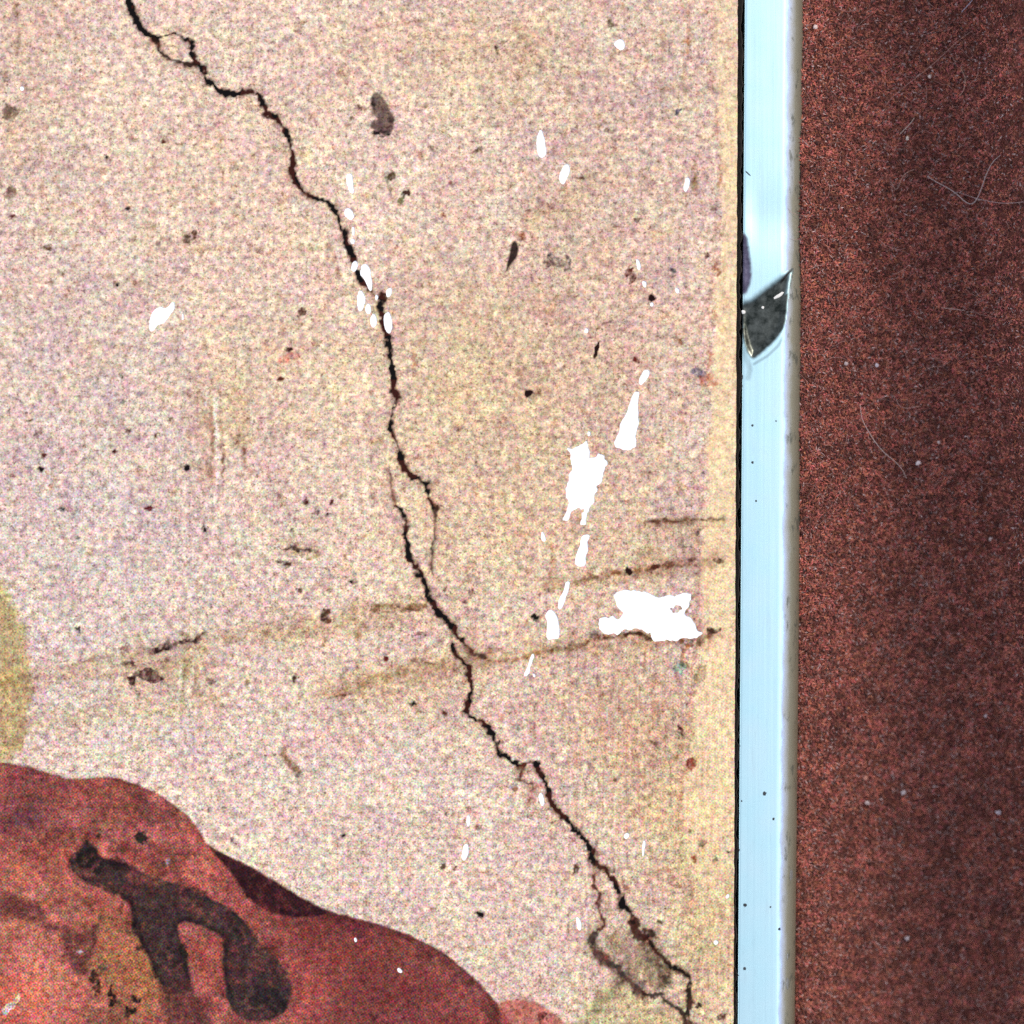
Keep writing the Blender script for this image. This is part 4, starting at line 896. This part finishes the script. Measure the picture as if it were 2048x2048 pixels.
# lint lying on the cloth: each piece a thing of its own
def tube(name, pts, rad, col, label, lift=0.42, group='lint on the cloth'):
    p = smooth_poly(pts, 2, False); h = cloth_h(p[:, 0], p[:, 1]) + lift
    cen = np.stack([X(p[:, 0]), Y(p[:, 1]), h * MM], 1); nseg = len(cen)
    V = []; F = []
    for i in range(nseg):
        d = cen[min(i + 1, nseg - 1)] - cen[max(i - 1, 0)]; d /= np.linalg.norm(d)
        s = np.cross(d, [0, 0, 1]); s /= np.linalg.norm(s); u = np.cross(s, d)
        r = rad * 0.8 * MM * (1 - 0.5 * abs(2 * i / (nseg - 1) - 1) ** 3)
        for k in range(5):
            t = 2 * math.pi * k / 5; V.append(cen[i] + s * math.cos(t) * r + u * math.sin(t) * r)
        if i:
            for k in range(5): F.append(((i - 1) * 5 + k, (i - 1) * 5 + (k + 1) % 5, i * 5 + (k + 1) % 5, i * 5 + k))
    o = obj(name, V, F, M_FIBRE, None, True); vcol(o, 'dye', np.tile(np.array(col), (len(V), 1)))
    return tag(o, label, 'lint', group)
tube('lint_fibre', [(1862, 346), (1880, 358), (1905, 370), (1925, 385), (1938, 398), (1952, 404), (1962, 394), (1972, 370), (1979, 345), (1990, 320), (2004, 308)], 0.032, (0.45, 0.36, 0.34), 'pale hooked lint fibre like a tick mark near the right edge of the cloth')
tube('lint_fibre', [(1922, 378), (1945, 386), (1985, 398), (2012, 406), (2050, 408), (2075, 406)], 0.022, (0.36, 0.25, 0.25), 'thin straight lint fibre running right from the hooked one')
tube('lint_fibre', [(1726, 808), (1727, 825), (1731, 842), (1744, 864), (1760, 888), (1776, 905), (1796, 920), (1812, 936), (1822, 956)], 0.028, (0.50, 0.38, 0.34), 'pale curved lint hair alone on the cloth halfway down the picture')
tube('lint_fibre', [(1776, 206), (1790, 188), (1806, 174), (1826, 158), (1860, 132), (1890, 106), (1920, 76), (1952, 54)], 0.022, (0.36, 0.20, 0.17), 'long straight reddish lint hair slanting up to the right')
tube('lint_fibre', [(1930, 16), (1942, 4), (1952, -8)], 0.026, (0.42, 0.40, 0.50), 'short bluish lint hair at the top edge of the cloth')
tube('lint_fibre', [(1788, 356), (1800, 380), (1812, 345), (1826, 336), (1838, 332)], 0.02, (0.40, 0.26, 0.22), 'faint crooked lint hair left of the hooked one')
tube('lint_fibre', [(1806, 262), (1818, 250), (1830, 238), (1836, 228)], 0.03, (0.50, 0.38, 0.32), 'short thick pale lint hair below the long straight one')
tube('lint_fibre', [(1928, 130), (1938, 150), (1936, 172), (1926, 186)], 0.024, (0.42, 0.27, 0.2), 'short tan lint hair curving down beside the right edge')
tube('lint_fibre', [(1890, 612), (1910, 614), (1938, 618)], 0.024, (0.46, 0.32, 0.28), 'short level lint hair at the height of the dark rim reflection')
tube('lint_fibre', [(1800, 796), (1806, 810), (1820, 815), (1836, 812), (1850, 810)], 0.022, (0.46, 0.28, 0.24), 'small reddish curl of lint above the middle of the cloth')

def speck(px, py, r, col, label, lift=0.42):
    V = []; F = []; rs = np.random.default_rng(int(px + py)); h = float(cloth_h(px, py)) + lift
    nu, nv_ = 7, 5
    for j in range(nv_):
        ph = math.pi * j / (nv_ - 1)
        for i in range(nu):
            t = 2 * math.pi * i / nu; k = r * 0.85 * (0.45 + 0.9 * rs.random())
            V.append((X(px + math.sin(ph) * math.cos(t) * k), Y(py + math.sin(ph) * math.sin(t) * k), (h + math.cos(ph) * k * PX * .45) * MM))
    for j in range(nv_ - 1):
        for i in range(nu): F.append((j * nu + i, j * nu + (i + 1) % nu, (j + 1) * nu + (i + 1) % nu, (j + 1) * nu + i))
    o = obj('dust_speck', V, F, M_FIBRE, None, True); vcol(o, 'dye', np.tile(np.array(col), (len(V), 1)))
    return tag(o, label, 'dust', 'dust specks on the cloth')
W_ = (0.46, 0.36, 0.34)
speck(1696, 726, 5, W_, 'white dust speck on the cloth nearest the dark rim reflection')
speck(1760, 728, 5, (0.5, 0.42, 0.45), 'greyish dust speck just right of the white one by the rim reflection')
speck(1887, 883, 4.5, W_, 'tiny white dust speck right of the curved lint hair')
speck(1845, 926, 6.5, (0.62, 0.52, 0.50), 'oval pale dust speck beyond the end of the curved lint hair')
speck(1994, 1078, 5, W_, 'pale dust speck near the right edge below mid height')
speck(1745, 1615, 6, W_, 'bright white dust speck in the lower cloth')
speck(1820, 1596, 7, (0.5, 0.42, 0.42), 'dull dust speck just right of the bright one in the lower cloth')
speck(2015, 1637, 7, (0.5, 0.44, 0.47), 'grey dust speck by the right edge of the lower cloth')
speck(1742, 1564, 6, (0.55, 0.24, 0.17), 'orange red dust speck above the bright one in the lower cloth')
speck(1830, 1895, 7, (0.46, 0.37, 0.37), 'blurred pale dust speck low on the cloth')
speck(1632, 52, 6.5, (0.66, 0.5, 0.45), 'pale dust speck beside the rim at the top of the cloth')
speck(2002, 150, 5, (0.62, 0.12, 0.10), 'red dust speck near the right edge at the top of the cloth')
speck(1866, 146, 6, (0.55, 0.45, 0.40), 'beige dust speck under the long straight lint hair')
speck(1822, 270, 6.5, (0.58, 0.48, 0.40), 'beige dust speck below the short thick lint hair')
speck(1988, 1078 + 360, 5, (0.4, 0.32, 0.33), 'dim dust speck at the right edge two thirds down')
